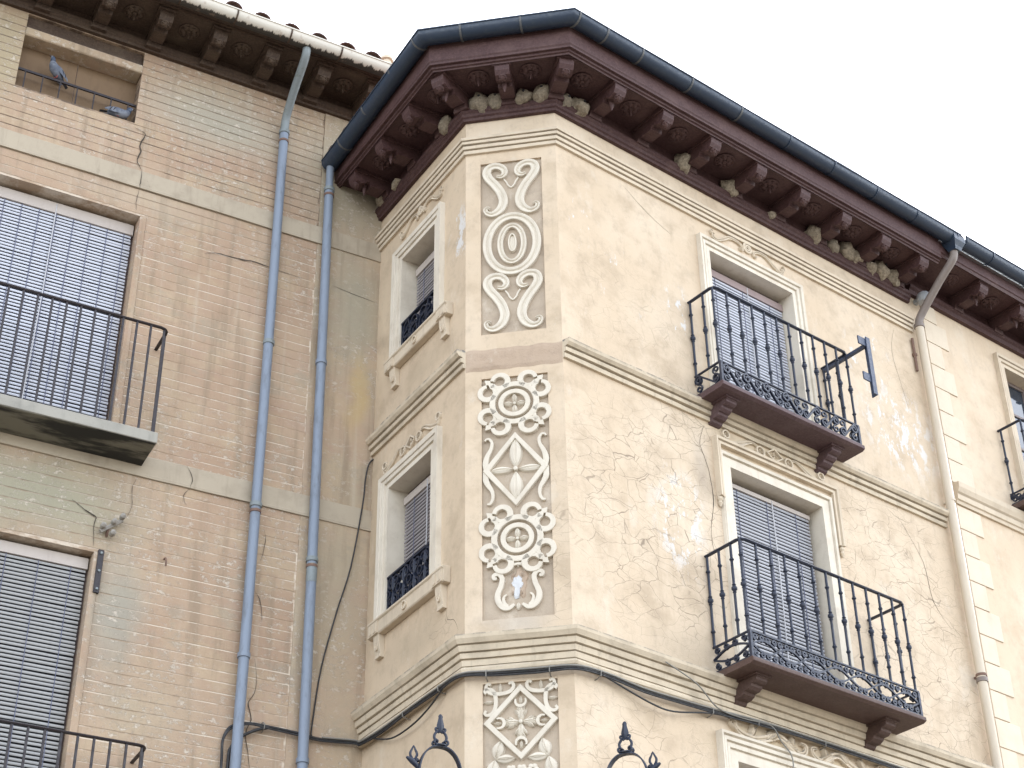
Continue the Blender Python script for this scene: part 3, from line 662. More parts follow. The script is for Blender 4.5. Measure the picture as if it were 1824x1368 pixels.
for (u, z) in ((.48, 9.36), (.56, 9.355), (.47, 9.17), (.555, 9.165)): obj('broken_pin', M().leaf((u, z + .02), -PI / 2, .05, .018, E0 + .017, .02, 5), 'stoneband', chw, CH)
# lower panel
D3 = (.528, 7.835)
relief('diamond_frame', lambda m: m.ribbon([(D3[0], D3[1] + .335), (D3[0] - .315, D3[1]), (D3[0], D3[1] - .335), (D3[0] + .315, D3[1])], .07, E0, .044, False, True), parent=chw)
def cross_leaf(m):
    for k in range(4):
        a = k * PI / 2; s = 1.0
        m.leaf((D3[0], D3[1]), a, .165, .075, E0, .040)
        for sg in (-1, 1):
            m.leaf((D3[0] + .05 * math.cos(a), D3[1] + .05 * math.sin(a)), a + sg * rad(38), .095, .045, E0, .038)
            m.leaf((D3[0] + .09 * math.cos(a), D3[1] + .09 * math.sin(a)), a + sg * rad(30), .075, .035, E0, .036)
    m.lathe([(.001, E0), (.022, E0), (.018, E0 + .045), (.001, E0 + .05)], (D3[0], 0, D3[1]), 8, 'e')
relief('acanthus_cross', cross_leaf, parent=chw)
for k in range(4):
    a = k * PI / 2; d = (math.cos(a), math.sin(a)); R = .205
    c3 = (D3[0] + d[0] * R, D3[1] + d[1] * R)
    def fl(m, c3=c3, a=a, d=d):
        m.ribbon([(c3[0] + .05 * math.cos(t), c3[1] + .05 * math.sin(t)) for t in [a + PI + rad(-115 + 230 * i / 12) for i in range(13)]], lerpw([.016, .036, .016], 13), E0, .034, False)
        m.leaf((c3[0] - d[0] * .03, c3[1] - d[1] * .03), a, .085, .034, E0, .032)
    relief('fleuron', fl, parent=chw)
def cscroll(c, a, s=1.0):
    def f(m):
        pts = []
        for sg in (1, -1):
            part = [(.085, .03), (.11, .045), (.13, .02), (.12, -.02), (.08, -.05), (0, -.062)]
            pts = [(x * sg, y) for x, y in part] if sg == 1 else pts + [(x * sg, y) for x, y in reversed(part[:-1])]
        P = [(c[0] + s * (x * math.cos(a) - y * math.sin(a)), c[1] + s * (x * math.sin(a) + y * math.cos(a))) for x, y in pts]
        q = smoothp(P, 3); m.ribbon(q, lerpw([.026, .03, .036, .04, .04, .04, .036, .03, .026], len(q)), E0, .036, False)
        m.leaf((c[0] + s * .05 * math.sin(a), c[1] - s * .05 * math.cos(a)), a + PI / 2, .11 * s, .04, E0, .03)
    return f
for c3, a in (((.335, 8.185), 0), ((.72, 8.185), 0), ((.235, 8.05), PI / 2), ((.825, 8.05), -PI / 2)): relief('c_scroll', cscroll(c3, a), parent=chw)
for sg in (-1, 1):
    c3 = (.528 + sg * .245, 7.49)
    for a, L, Wd in ((PI / 2 + sg * rad(-18) * -1, .19, .13), (PI / 2 + sg * rad(90) * 1, .19, .10), (-PI / 2 + sg * rad(15), .2, .13)):
        def lf(m, a=a, L=L, Wd=Wd): m.leaf(c3, a, L, Wd, E0, .036, 11); m.leaf((c3[0] + .03 * math.cos(a), c3[1] + .03 * math.sin(a)), a, L * .7, Wd * .5, E0 + .01, .034, 9)
        relief('leaf', lf, parent=chw)
for k, u in enumerate((.43, .528, .63)):
    relief('flower', lambda m: [m.lathe([(.001, E0), (.028, E0), (.022, E0 + .03), (.001, E0 + .036)], (u + .035 * math.cos(q * PI / 3), 0, 7.37 + .035 * math.sin(q * PI / 3)), 7, 'e') for q in range(6)], parent=chw)

# --- window surrounds
def architrave(u0, u1, z0, z1, prof, jit=.001):
    m = M(); rings = []
    st = [(-1, 0, u0, z0), (-1, 1, u0, z1), (1, 1, u1, z1), (1, 0, u1, z0)]
    for su, sz, u, z in st: rings.append([(u + su * t, e, z + sz * t) for t, e in prof])
    return m.rings(rings)
AP1 = [(-.004, -.245), (-.006, -.245), (-.006, .03), (.045, .03), (.05, .022), (.06, .022), (.066, .045), (.105, .05), (.11, .035), (.12, .035), (.128, .06), (.165, .066), (.17, -.005)]
obj('window_surround', architrave(W1[0], W1[1], W1[2] - .06, W1[3], AP1), 'white_trim', CB, RF)
AP2 = [(-.004, -.245), (-.006, -.245), (-.006, .025), (.10, .025), (.105, .015), (.115, .015), (.12, .045), (.15, .05), (.155, .038), (.165, .038), (.175, -.005)]
obj('window_surround', architrave(W2[0], W2[1], W2[2] - .06, W2[3], AP2), 'white_trim', CB, RF)
AP2b = [(.163, -.005), (.163, .052), (.19, .056), (.196, .044), (.206, .044), (.212, .07), (.24, .075), (.246, -.005)]
obj('eared_moulding', architrave(W2[0] + .02, W2[1] + .02, 10.9, W2[3] + .07, AP2b), 'trim', CB, RF)
for u in (W2[0] - .20, W2[1] + .24): obj('ear_drop', M().lathe([(.001, 0), (.03, 0), (.034, -.03), (.02, -.055), (.028, -.075), (.012, -.12), (.001, -.13)], (u, .02, 10.895), 8), 'trim', CB, RF)
AP3 = [(-.004, -.245), (-.006, -.245), (-.006, .02), (.09, .022), (.095, .012), (.105, .012), (.11, .04), (.15, .045), (.155, .03), (.165, .03), (.17, .06), (.205, .066), (.215, .05), (.225, .08), (.25, .085), (.255, -.005)]
obj('door_surround', architrave(W3[0], W3[1], W3[2], W3[3], AP3), 'white_trim', CB, RF)
APF = [(-.004, -.245), (-.006, -.245), (-.006, .03), (.05, .03), (.055, .02), (.065, .02), (.07, .045), (.11, .05), (.115, .035), (.125, .06), (.18, .065), (.185, -.005)]
obj('window_surround', architrave(F1[0], F1[1], F1[2] - .03, F1[3], APF), 'white_trim', CB, FL)
obj('window_surround', architrave(F2[0], F2[1], F2[2] - .03, F2[3], APF), 'white_trim', CB, FL)
obj('window_surround', architrave(F3[0], F3[1], F3[2], F3[3], APF), 'white_trim', CB, FL)
# ornaments over the windows
def over1(fr, c, half, z, sc, par):
    P = [(-.60, -.055), (-.615, -.03), (-.605, 0.0), (-.58, .005), (-.63, -.02), (-.63, -.075), (-.55, -.135), (-.44, -.08), (-.33, -.01), (-.20, .01), (-.11, -.03), (-.095, -.08), (-.13, -.09)]
    P = [(-.585, -.06), (-.60, -.085), (-.635, -.06), (-.625, -.03), (-.60, -.02)][::-1] + [(-.60, -.12), (-.53, -.135), (-.43, -.08), (-.32, -.005), (-.20, .005), (-.115, -.03), (-.09, -.085), (-.125, -.10), (-.15, -.07)]
    k = half / .63
    for sg in (-1, 1):
        relief('scroll', lambda m: m.ribbon(smoothp([(c + sg * -u * k * -1 if False else c + sg * u * k, z + zz * sc) for u, zz in P], 3), lerpw([.018, .03, .045, .05, .035, .02], (len(P) - 1) * 3 + 1), 0, .028), fr, par, 'trim')
    relief('spiral', lambda m: m.ribbon(spiral((c, z - .02 * sc), .078 * sc * k ** .3, .01, PI / 2, 2.1, 30), lerpw([.03, .022], 30), 0, .026, False), fr, par, 'trim')
over1(RF, 3.045, .63, 14.745, 1.0, CB)
over1(FL, -1.02, .50, 14.72, .9, CB)
def over2(fr, c, half, z, par, sc=1.0):
    k = half / .79
    P = [(-.79, -.02), (-.755, -.095), (-.66, -.085), (-.52, -.035), (-.42, .02), (-.335, .042), (-.27, .015)]
    for sg in (-1, 1):
        relief('scroll', lambda m: m.ribbon(smoothp([(c + sg * u * k, z + zz * sc) for u, zz in P], 3), lerpw([.03, .05, .06, .06, .05, .03, .03], 19), 0, .028), fr, par, 'trim')
        relief('rosette_ring', lambda m: (m.ribbon(circ((c + sg * -.228 * k, z - .025 * sc), .06 * sc, 20), .022, 0, .03, False, True), [m.leaf((c + sg * -.228 * k, z - .025 * sc), q * PI / 2, .045, .022, 0, .022, 5) for q in range(4)]), fr, par, 'trim')
        relief('rosette_ring', lambda m: (m.ribbon(circ((c + sg * .765 * k, z + .0), .048 * sc, 18), .02, 0, .03, False, True), [m.leaf((c + sg * .765 * k, z), q * PI / 2, .035, .018, 0, .022, 5) for q in range(4)]), fr, par, 'trim')
    relief('diamond', lambda m: (m.ribbon([(c, z + .085 * sc), (c - .125 * k, z), (c, z - .085 * sc), (c + .125 * k, z)], .028, 0, .032, False, True), [m.leaf((c, z), q * PI / 2, .06, .026, 0, .026, 5) for q in range(4)]), fr, par, 'trim')
over2(RF, 3.1, .79, 11.765, CB)
over2(FL, -1.14, .62, 11.53, CB, .9)
def acan(c, a, L, n=5):
    def f(m):
        m.leaf(c, a, L, L * .42, 0, .05, 11)
        for k in range(n):
            t = .2 + .6 * k / n; p = (c[0] + L * t * math.cos(a), c[1] + L * t * math.sin(a))
            for sg in (-1, 1): m.leaf(p, a + sg * rad(45), L * .36, L * .15, 0, .05, 6)
    return f
for sg in (-1, 1):
    c0 = 3.1
    q = smoothp([(c0 + sg * u, z) for u, z in [(1.02, 8.21), (1.10, 8.24), (1.12, 8.29), (1.06, 8.30), (1.05, 8.25), (.98, 8.19), (.80, 8.165), (.60, 8.22), (.44, 8.28), (.30, 8.23), (.16, 8.16), (.06, 8.2), (.05, 8.27), (.12, 8.28)]], 3)
    relief('scroll', lambda m: m.ribbon(q, lerpw([.03, .03, .04, .07, .08, .06, .05, .03], len(q)), .0, .045), RF, CB, 'trim')
    for u, z, a, L in ((.62, 8.2, 35, .24), (.40, 8.27, -30, .26), (.85, 8.17, 60, .18), (.25, 8.2, 80, .14)):
        relief('acanthus_leaf', acan((c0 + sg * u, z), rad(a) if sg < 0 else PI - rad(a), L), RF, CB, 'trim')

# --- flank sills with brackets
def sill(u0, u1, z0, z1, zb, par, flo):
    s = obj('sill', M().prism_u([(0, z0), (.075, z0), (.085, z0 + .015), (.085, z1 - .035), (.105, z1 - .022), (.105, z1), (0, z1 + .01)], u0, u1), 'trim', par, FL, bevel=.006)
    for c in (u0 + .12, u1 - .12):
        m = M()
        m.box(c - .10, c + .10, .08, .098, z0 + .008, z1 - .030)
        for dx in (-.045, .045): m.prism_e([(c + dx - .03, z0 + .03), (c + dx, z0 + .018), (c + dx + .03, z0 + .03), (c + dx + .03, z1 - .05), (c + dx, z1 - .04), (c + dx - .03, z1 - .05)], .097, .105)
        obj('block', m, 'trim', s)
    c = (u0 + u1) / 2; obj('rosette', M().ribbon(circ((c, (z0 + z1) / 2 - .01), .042, 16), .02, .085, .018, False, True), 'trim', s)
    for c in (u0 + .16, u1 - .13):
        b = obj('bracket', M().prism_u([(0, z0), (.075, z0), (.072, z0 - .08), (.045, zb + .04), (.05, zb + .026), (.05, zb), (0, zb)], c - .06, c + .06), 'trim', s, bevel=.004)
        obj('oval', M().ribbon(circ((c, z0 - .105), .028, 16, .06), .018, .055, .018, False, True), 'trim', b)
    return s
sill(-1.70, -.265, 12.705, 12.865, 12.47, CB, F1)
sill(-1.87, -.275, 9.44, 9.615, 9.19, CB, F2)

# --- windows behind the blinds
def casement(parent, fr, u0, u1, z0, z1, e, mat='dark_frame', glass='dark', rows=3):
    m = M(); t = .06
    m.box(u0, u0 + t, e - .05, e, z0, z1).box(u1 - t, u1, e - .05, e, z0, z1).box(u0 + t, u1 - t, e - .05, e - .001, z1 - t, z1).box(u0 + t, u1 - t, e - .05, e - .001, z0, z0 + t)
    c = (u0 + u1) / 2; m.box(c - .05, c + .05, e - .045, e + .012, z0 + t, z1 - t)
    for k in range(1, rows):
        z = z0 + (z1 - z0) * k / rows
        m.box(u0 + t, c - .05, e - .04, e - .006, z - .018, z + .018).box(c + .05, u1 - t, e - .04, e - .006, z - .018, z + .018)
    wn = obj('window', m, mat, parent, fr)
    for k in range(rows):
        a, b = z0 + (z1 - z0) * k / rows, z0 + (z1 - z0) * (k + 1) / rows
        for x0, x1 in ((u0 + t, c - .05), (c + .05, u1 - t)): obj('pane', M().box(x0 - .01, x1 + .01, e - .03, e - .024, a + .01, b - .01), glass, wn)
    return wn
for fr, wd in ((RF, W1), (RF, W2), (RF, W3), (FL, F1), (FL, F2), (FL, F3)): casement(CB, fr, wd[0] - .01, wd[1] + .01, wd[2], wd[3], -.262 + .05, 'dark_frame', 'glass')

# --- balconies
def baluster_mesh(h, r=.0145):
    pr = [(r, 0)]
    def knot(z, R, w): return [(r, z - w), (R * .75, z - w * .75), (r * 1.1, z - w * .55), (R, z - w * .25), (R, z + w * .25), (r * 1.1, z + w * .55), (R * .75, z + w * .75), (r, z + w)]
    pr += knot(h * .16, r * 1.7, .022) + knot(h * .5, r * 2.1, .055) + knot(h * .82, r * 1.7, .022) + [(r, h)]
    return M().lathe(pr, n=8).mesh('baluster', 50)
def iron_bar_path(m, pts, w=.012, e0=-.011, e1=.011): m.bar(pts, w, e0, e1)
def s_scroll(x0, x1, z0, z1, flip, kr=.27):
    """S between two volutes inside the cell"""
    h = z1 - z0; r = min(h * kr, (x1 - x0) * .36); P = []
    a = (x0 + r * 1.05, z1 - r * 1.05); b = (x1 - r * 1.05, z0 + r * 1.05)
    s1 = spiral(a, r * .22, r, rad(90 + 470), -470 / 360, 20)          # ends going over the top
    P += s1
    s2 = spiral(b, r, r * .25, rad(180 + 92), 1.2, 16) if False else [(2 * (x0 + x1) / 2 - u, 2 * (z0 + z1) / 2 - z) for u, z in s1][::-1]
    P = s1 + smoothp([s1[-2], s1[-1], ((x0 + x1) / 2, (z0 + z1) / 2), s2[0], s2[1]], 5)[6:-6] + s2
    if flip: P = [(x0 + x1 - u, z) for u, z in P]
    return P
def lattice(m, x0, x1, z0, z1, kind, e=0.):
    L = x1 - x0; h = z1 - z0
    if kind == 'S':
        n = max(1, round(L / (h * 1.25)))
        for k in range(n):
            a, b = x0 + L * k / n, x0 + L * (k + 1) / n
            m.bar(s_scroll(a, b, z0 + .008, z1 - .008, k >= n / 2), .021, e - .016, e + .016)
            c = (a + b) / 2
            sp = spiral((a + .06, z0 + .062), .052, .012, PI / 2, -1.3, 16); m.bar(sp if k < n / 2 else [(a + b - u, z) for u, z in sp], .018, e - .01, e + .01)
            sp = spiral((b - .06, z1 - .062), .052, .012, -PI / 2, -1.3, 16); m.bar(sp if k < n / 2 else [(a + b - u, z) for u, z in sp], .018, e - .01, e + .01)
    else:
        n = max(1, round(L / .36)); per = L / n; zc = (z0 + z1) / 2; am = h * .27
        for ph in (0, PI):
            m.bar([(x0 + L * i / (n * 14), zc + am * math.sin(ph + 2 * PI * i / 28)) for i in range(n * 14 + 1)], .019, e - .012 + (.004 if ph else 0), e + .012)
        for k in range(n * 2):
            for top in (0, 1):
                xc = x0 + per * (k + .5) / 2
                for sg in (-1, 1):
                    cx = xc + sg * per * .12; r = h * .135
                    cz = (z1 - r * 1.15) if top else (z0 + r * 1.15)
                    sp = spiral((cx, cz), r, r * .25, PI / 2 * (-1 if top else 1), 1.25 * sg * (1 if top else -1), 14); m.bar(sp, .018, e - .013, e + .011)
def balcony(parent, u0, u1, dep, z0, z1, zl, zr, kind, nf, ns, slabmat, brs, railmat='iron', fr=RF, bz=.28):
    sl_ = obj('balcony', M().prism_u([(-.02, z0), (dep - .03, z0), (dep + .012, z0 + .02), (dep + .012, z1 - .012), (dep, z1), (-.02, z1)], u0 - .03, u1 + .03), slabmat, parent, fr, bevel=.006)
    for c in brs:
        t = bz; d = dep * .72
        obj('bracket', M().prism_u([(-.01, z0 + .002), (d, z0 + .002), (d, z0 - .03), (d - .015, z0 - .036), (d - .015, z0 - .06), (d - .05, z0 - .078), (d - .085, z0 - .082), (d - .095, z0 - .105), (d - .13, z0 - .128), (d * .52, z0 - .13), (d * .48, z0 - .155), (d * .36, z0 - .178), (d * .22, z0 - .182), (d * .18, z0 - .205), (.02, z0 - t * .8), (-.01, z0 - t * .8)], c - .08, c + .08), slabmat, sl_, bevel=.004)
        obj('bracket_cap', M().box(c - .11, c + .11, -.01, d + .02, z0 - .022, z0 + .001), slabmat, sl_)
    ef = dep - .03
    # rails
    rl = M(); rw = .024
    rail = [(u0, -.02, zr), (u0, ef - .06, zr), (u0 + .018, ef - .018, zr), (u0 + .06, ef, zr), (u1 - .06, ef, zr), (u1 - .018, ef - .018, zr), (u1, ef - .06, zr), (u1, -.02, zr)]
    rl.tube(rail, rw, 8, .62); obj('handrail', rl, railmat, sl_, smooth=40)
    if zl:
        m = M(); m.box(u0 - .012, u1 + .012, ef - .012, ef + .014, zl - .016, zl).box(u0 - .012, u0 + .012, -.02, ef - .012, zl - .016, zl).box(u1 - .012, u1 + .012, -.02, ef - .012, zl - .016, zl)
        m.box(u0 - .012, u1 + .012, ef - .012, ef + .014, z1 + .008, z1 + .022)
        for a, b in ((u0, 0), (u1, 0)): m.box(a - .016, a + .016, ef - .016, ef + .018, z1 - .002, zl - .017)
        m.box(u0 - .012, u0 + .012, -.02, ef - .017, z1 + .008, z1 + .022).box(u1 - .012, u1 + .012, -.02, ef - .017, z1 + .008, z1 + .022)
        obj('lattice_frame', m, railmat, sl_)
        m = M(); lattice(m, u0 + .018, u1 - .018, z1 + .022, zl - .017, kind, ef); obj('scroll_panel', m, railmat, sl_)
        for uu in (u0, u1):
            mm = M(); lattice(mm, .0, ef - .02, z1 + .022, zl - .017, kind, 0)
            mm.v = [(uu - v[1], -v[0], v[2]) for v in mm.v]; obj('scroll_panel', mm, railmat, sl_)
    zb = zl or z1
    bme = baluster_mesh(zr - zb) if zl else M().box(-.011, .011, -.011, .011, 0, zr - zb).mesh('baluster')
    bme.materials.append(MAT[railmat])
    for k in range(nf):
        u = u0 + (u1 - u0) * k / (nf - 1)
        inst('baluster', bme, sl_, WM[sl_.name] @ Matrix.Translation((u, -ef + (.02 if k in (0, nf - 1) else 0), zb)))
    for k in range(ns):
        for uu in (u0, u1): inst('baluster', bme, sl_, WM[sl_.name] @ Matrix.Translation((uu, -(ef * (k + .12) / (ns + .0) if ns else 0), zb)))
    return sl_
balcony(CB, 1.94, 4.165, .44, 12.03, 12.105, 12.385, 13.41, 'S', 12, 2, 'slab_maroon', (2.17, 3.86))
balcony(CB, 1.865, 4.375, .55, 8.685, 8.755, 9.05, 10.085, 'W', 13, 3, 'slab_brown', (2.12, 4.03), bz=.30)

# --- iron guards in the flank windows
def guard(W_, z0, z1, dense):
    m = M(); u0, u1 = W_[0] + .004, W_[1] - .004; h = z1 - z0; E_ = (-.03, .012)
    m.box(u0, u1, -.03, .016, z1 - .022, z1).box(u0, u1, -.03, .012, z0, z0 + .02).box(u0, u0 + .018, -.028, .010, z0 + .02, z1 - .022).box(u1 - .018, u1, -.028, .010, z0 + .02, z1 - .022)
    n_ = 4 if dense else 2
    for k in range(n_):
        a, b = u0 + .018 + (u1 - u0 - .036) * k / n_, u0 + .018 + (u1 - u0 - .036) * (k + 1) / n_; c = (a + b) / 2; r = min((b - a) * .28, h * .26)
        P = s_scroll(a, b, z0 + .02, z1 - .022, k % 2 == 1, .40 if not dense else .30)
        m.bar(P, .022, *E_)
        m.bar(spiral((b - r if k % 2 == 0 else a + r, z1 - .03 - r), r, r * .25, -PI / 2, 1.3, 16), .019, *E_); m.bar(spiral((a + r if k % 2 == 0 else b - r, z0 + .03 + r), r, r * .25, PI / 2, 1.3, 16), .019, *E_)
        if dense:
            m.leaf((c, (z0 + z1) / 2), PI / 2, h * .42, .07, .0, .02); m.leaf((c, (z0 + z1) / 2), -PI / 2, h * .42, .07, .0, .02)
            m.bar(circ((a, (z0 + z1) / 2), .045, 14), .018, *E_, True)
    obj('window_guard', m, 'iron', CB, FL)
guard(F1, 12.90, 13.31, False); guard(F2, 9.65, 10.09, True)

# ================================================================== LEFT BUILDING
LH = thing('brick_house', 'tan painted brick house with pale plaster bands and dark carved eaves', 'house', LB.m)
LA = (-4.64, -3.215, 15.58, 16.72, .24); LM = (-5.0, -3.0, 11.17, 14.245, .24); LL = (-5.0, -3.0, 6.45, 9.895, .2); LX = (-5.0, -3.0, 2.0, 5.4, .2)
BRK_R = -.83
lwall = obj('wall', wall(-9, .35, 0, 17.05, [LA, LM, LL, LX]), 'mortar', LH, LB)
# smooth plastered strip beside the corner
m = M(); m.box(BRK_R, .35, -.01, .010, 0, 10.864).box(BRK_R, .35, -.01, .010, 11.126, 14.624).box(BRK_R, .35, -.01, .010, 14.886, 16.75); obj('plaster_strip', m, 'plaster_lb', lwall)
# brick courses
def course(u0, u1, z0, z1):
    n = max(2, int((u1 - u0) / .16)); rings = []
    for i in range(n + 1):
        u = u0 + (u1 - u0) * i / n; q = Vector((u * 1.7, z0 * 3.1, 0)); j = .0035 * noise.noise(q); k = .0035 * noise.noise(q + Vector((0, 5, 0))); d = .0036 + .002 * noise.noise(Vector((u * 3, z0 * 7, 2)))
        rings.append([(u, -.004, z0 + j), (u, d, z0 + .003 + j), (u, d, z1 - .003 + k), (u, -.004, z1 + k)])
    return M().rings(rings)
PIT = .1172
zc = 6.3
while zc < 16.72:
    z0, z1 = zc + .0042, zc + PIT - .0042; zc += PIT
    for a_, b_ in ((10.866, 11.124), (14.626, 14.884)):
        if z0 >= a_ - .02 and z1 <= b_ + .02: z1 = -1; break
        if z0 < a_ < z1: z1 = a_ - .001
        elif z0 < b_ < z1: z0 = b_ + .001
    if z1 - z0 < .02: continue
    z1 = min(z1, 16.735)
    segs = [(-5.75, BRK_R - .004 - abs(rnd.gauss(0, .012)))]
    for h, pad in ((LA, .0), (LM, .075), (LL, .075)):
        if z0 < h[3] < z1: z0 = h[3] + .0005 if h[3] - z0 < .06 else z0
        if z1 > h[2] + .02 and z0 < h[3] - .0:
            segs = [s for a, b in segs for s in ((a, min(b, h[0] - pad)), (max(a, h[1] + pad), b)) if s[1] - s[0] > .05]
    for a, b in segs:
        if b < -5.2 and z0 < 14.9: continue
        obj('brick_course', course(a, b, z0, z1), 'brick', lwall)
# plain window margins
for h in (LM, LL):
    for u0, u1 in ((h[1] - .003, h[1] + .072),): obj('window_margin', M().box(u0, u1, -.23, .016, h[2], h[3]), 'brick', lwall, bevel=.004)
band = lambda z0, z1: [(0, z0), (.026, z0), (.028, z0 + .03), (.022, z0 + .036), (.022, z1 - .01), (.014, z1), (0, z1)]
for z0, z1, sd_ in ((14.625, 14.885, 3), (10.865, 11.125, 8)):
    obj('string_band', run([('L', -6.0), ('L', .1)], band(z0, z1), IC, jit=.003, seed=sd_), 'band_lb', LH, Matrix.Translation(IC))
# attic opening: lintel, boards, little rail
obj('lintel', M().prism_u([(.004, 16.375), (.022, 16.385), (.026, 16.49), (.0, 16.505), (-.22, 16.505), (-.22, 16.37)], LA[0] + .002, LA[1] - .002), 'plaster_lb', lwall, bevel=.012)
obj('timber_lintel', M().prism_u([(-.03, 16.506), (-.02, 16.57), (-.045, 16.58), (-.04, 16.719), (-.22, 16.719), (-.22, 16.506)], LA[0] + .002, LA[1] - .002), 'old_wood', lwall, bevel=.008)
att = obj('shutter', M().box(LA[0] - .01, -3.945, -.22, -.19, LA[2] - .01, 16.40), 'board', LH, LB)
obj('board', M().box(-3.935, LA[1] + .01, -.225, -.195, LA[2] - .01, 16.40), 'board', att)
rl = obj('railing', M().box(LA[0] - .01, LA[1] + .01, -.075, -.055, 15.885, 15.915), 'iron_brown', LH, LB)
bme = M().box(-.007, .007, -.007, .007, 0, .315).mesh('baluster'); bme.materials.append(MAT['iron_brown'])
for k in range(7): inst('baluster', bme, rl, LB.at(LA[0] + .10 + k * .205, -.065, 15.575))
# windows
for h in (LM, LL, LX): casement(LH, LB, h[0] - .01, h[1] + .01, h[2], h[3], -h[4] + .03, 'dark_frame', 'glass')
# eaves
EVL = [('L', -7.5), ('L', .02)]
def lrun(name, prof, mat, seed=2, jit=.003): return obj(name, run(EVL, prof, IC, jit=jit, seed=seed), mat, LH, Matrix.Translation(IC))
lrun('wall_plate', [(0, 16.735), (.05, 16.735), (.055, 16.77), (.08, 16.79), (.085, 16.86), (0, 16.865)], 'old_wood')
lrun('frieze_board', [(.002, 16.865), (.015, 16.865), (.015, 17.02), (.002, 17.02)], 'old_wood')
lrun('soffit', [(0, 17.0), (.72, 17.0), (.72, 17.03), (0, 17.03)], 'old_wood')
lrun('fascia', [(.60, 16.995), (.66, 16.965), (.665, 16.99), (.70, 16.995), (.705, 17.06), (.60, 17.06)], 'old_wood')
cml, bml, rml, dml = [me.copy() for me in (cm, bmh, rm, dm2)]
for me in (cml, bml, rml, dml): me.materials.clear(); me.materials.append(MAT['old_wood'])
for k in range(9):
    u = -.40 - .685 * k
    if k: corbel(LH, LB.at(u, 0, 16.998), False, (cml, bml, None))
    rosette(LH, LB.at(u - .34, .33, 16.998), True, (rml, dml))
corbel(LH, LB.at(-.40, 0, 16.998), False, (cml, bml, None))
m = M(); m.add([(-8, .72, 17.07), (.3, .72, 17.07), (.3, -4, 18.6), (-8, -4, 18.6)], [(0, 1, 2, 3)]); lroof = obj('roof', m, 'tile', LH, LB)
tiles(lroof, LB, [-.18 - .37 * k for k in range(19)], .84, 17.075, 19, 2)
# concrete balconies
def lbalcony(u0, u1, z0, z1, dep, zr):
    s = obj('balcony', M().prism_u([(-.01, z0 + .004), (dep, z0 + .004), (dep, z1), (-.01, z1)], u0, u1), 'concrete_edge', LH, LB, bevel=.008)
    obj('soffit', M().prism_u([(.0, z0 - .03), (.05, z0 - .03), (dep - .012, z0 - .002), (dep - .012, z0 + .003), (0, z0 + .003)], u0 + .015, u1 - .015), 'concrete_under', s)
    ef = dep - .05
    m = M(); m.tube([(u0, ef, zr), (u1 - .09, ef, zr), (u1 - .045, ef - .015, zr), (u1 - .02, ef - .05, zr), (u1 - .012, ef - .10, zr), (u1 - .01, .0, zr)], .021, 8, .7); obj('handrail', m, 'iron_brown', s, smooth=40)
    me = M().box(-.011, .011, -.011, .011, 0, zr - z1).mesh('baluster'); me.materials.append(MAT['iron_brown'])
    k = 0; u = u1 - .05
    while u > u0:
        inst('baluster', me, s, LB.at(u, ef - (.02 if k == 0 else 0), z1)); u -= .153; k += 1
    for e in (ef - .11,): inst('baluster', me, s, LB.at(u1 - .012, e, z1))
    return s
lbalcony(-5.45, -2.62, 11.02, 11.15, .48, 12.49)
lbalcony(-5.45, -2.36, 6.33, 6.46, .50, 7.78)
# cracks in the left wall
def crack(parent, fr, P, w=.012, e=.0185):
    e = {.0195: .0135, .0385: .0295, .0395: .0295, .015: .0135}.get(e, e)
    q = smoothp(P, 4); q = [(u + .010 * noise.noise(Vector((i * .9, u * 3, 1))), z + .006 * noise.noise(Vector((i * .7, 4, z)))) for i, (u, z) in enumerate(q)]
    ws = [w * (.35 + .65 * abs(noise.noise(Vector((i * .45, 2, u * 5))))) * 1.6 * min(1, .2 + 2.2 * min(i, len(q) - 1 - i) / len(q)) for i, (u, z) in enumerate(q)]
    m = M(); rings = []
    for i, p in enumerate(q):
        a, b = q[max(i - 1, 0)], q[min(i + 1, len(q) - 1)]; t = Vector((b[0] - a[0], b[1] - a[1])); t = t.normalized() if t.length else Vector((0, 1)); n_ = Vector((-t.y, t.x)) * ws[i] / 2
        rings.append([(p[0] + n_.x, e, p[1] + n_.y), (p[0] - n_.x, e, p[1] - n_.y)])
    obj('crack', m.rings(rings, closed=False), 'crack', parent, fr)
crack(lwall, LB, [(-3.21, 15.5), (-3.071, 15.453), (-3.122, 15.284), (-3.097, 15.162), (-3.128, 15.032), (-3.06, 14.90)], .02, .0195)
crack(lwall, LB, [(-3.06, 14.90), (-3.056, 14.70), (-3.058, 14.62)], .012, .0385)
crack(lwall, LB, [(-3.058, 14.61), (-3.07, 14.45), (-3.058, 14.30)], .008, .0195)
crack(lwall, LB, [(-2.154, 11.125), (-2.077, 10.991), (-2.095, 10.867)], .009, .0395)
crack(lwall, LB, [(-2.095, 10.86), (-2.149, 10.764), (-2.112, 10.66)], .009, .0195)
crack(lwall, LB, [(-2.66, 10.86), (-2.70, 10.7), (-2.68, 10.5), (-2.72, 10.36)], .006, .0195)
crack(lwall, LB, [(-3.30, 10.42), (-3.209, 10.369), (-3.112, 10.315), (-3.028, 10.281), (-3.042, 10.199), (-3.014, 9.95)], .015, .0195)
crack(lwall, LB, [(-1.226, 10.586), (-1.207, 10.404), (-1.25, 10.2)], .008, .0195)
crack(lwall, LB, [(-1.28, 9.842), (-1.208, 9.725), (-1.183, 9.532)], .011, .0195)
crack(lwall, LB, [(-1.224, 9.09), (-1.189, 8.76), (-1.26, 8.601), (-1.216, 8.424), (-1.265, 8.273), (-1.21, 8.0), (-1.2, 7.8)], .012, .0195)
crack(lwall, LB, [(-2.21, 13.977), (-2.08, 14.03), (-1.941, 14.04), (-1.75, 14.05), (-1.6, 14.07), (-1.3, 14.05), (-1.0, 14.04)], .016, .0195)
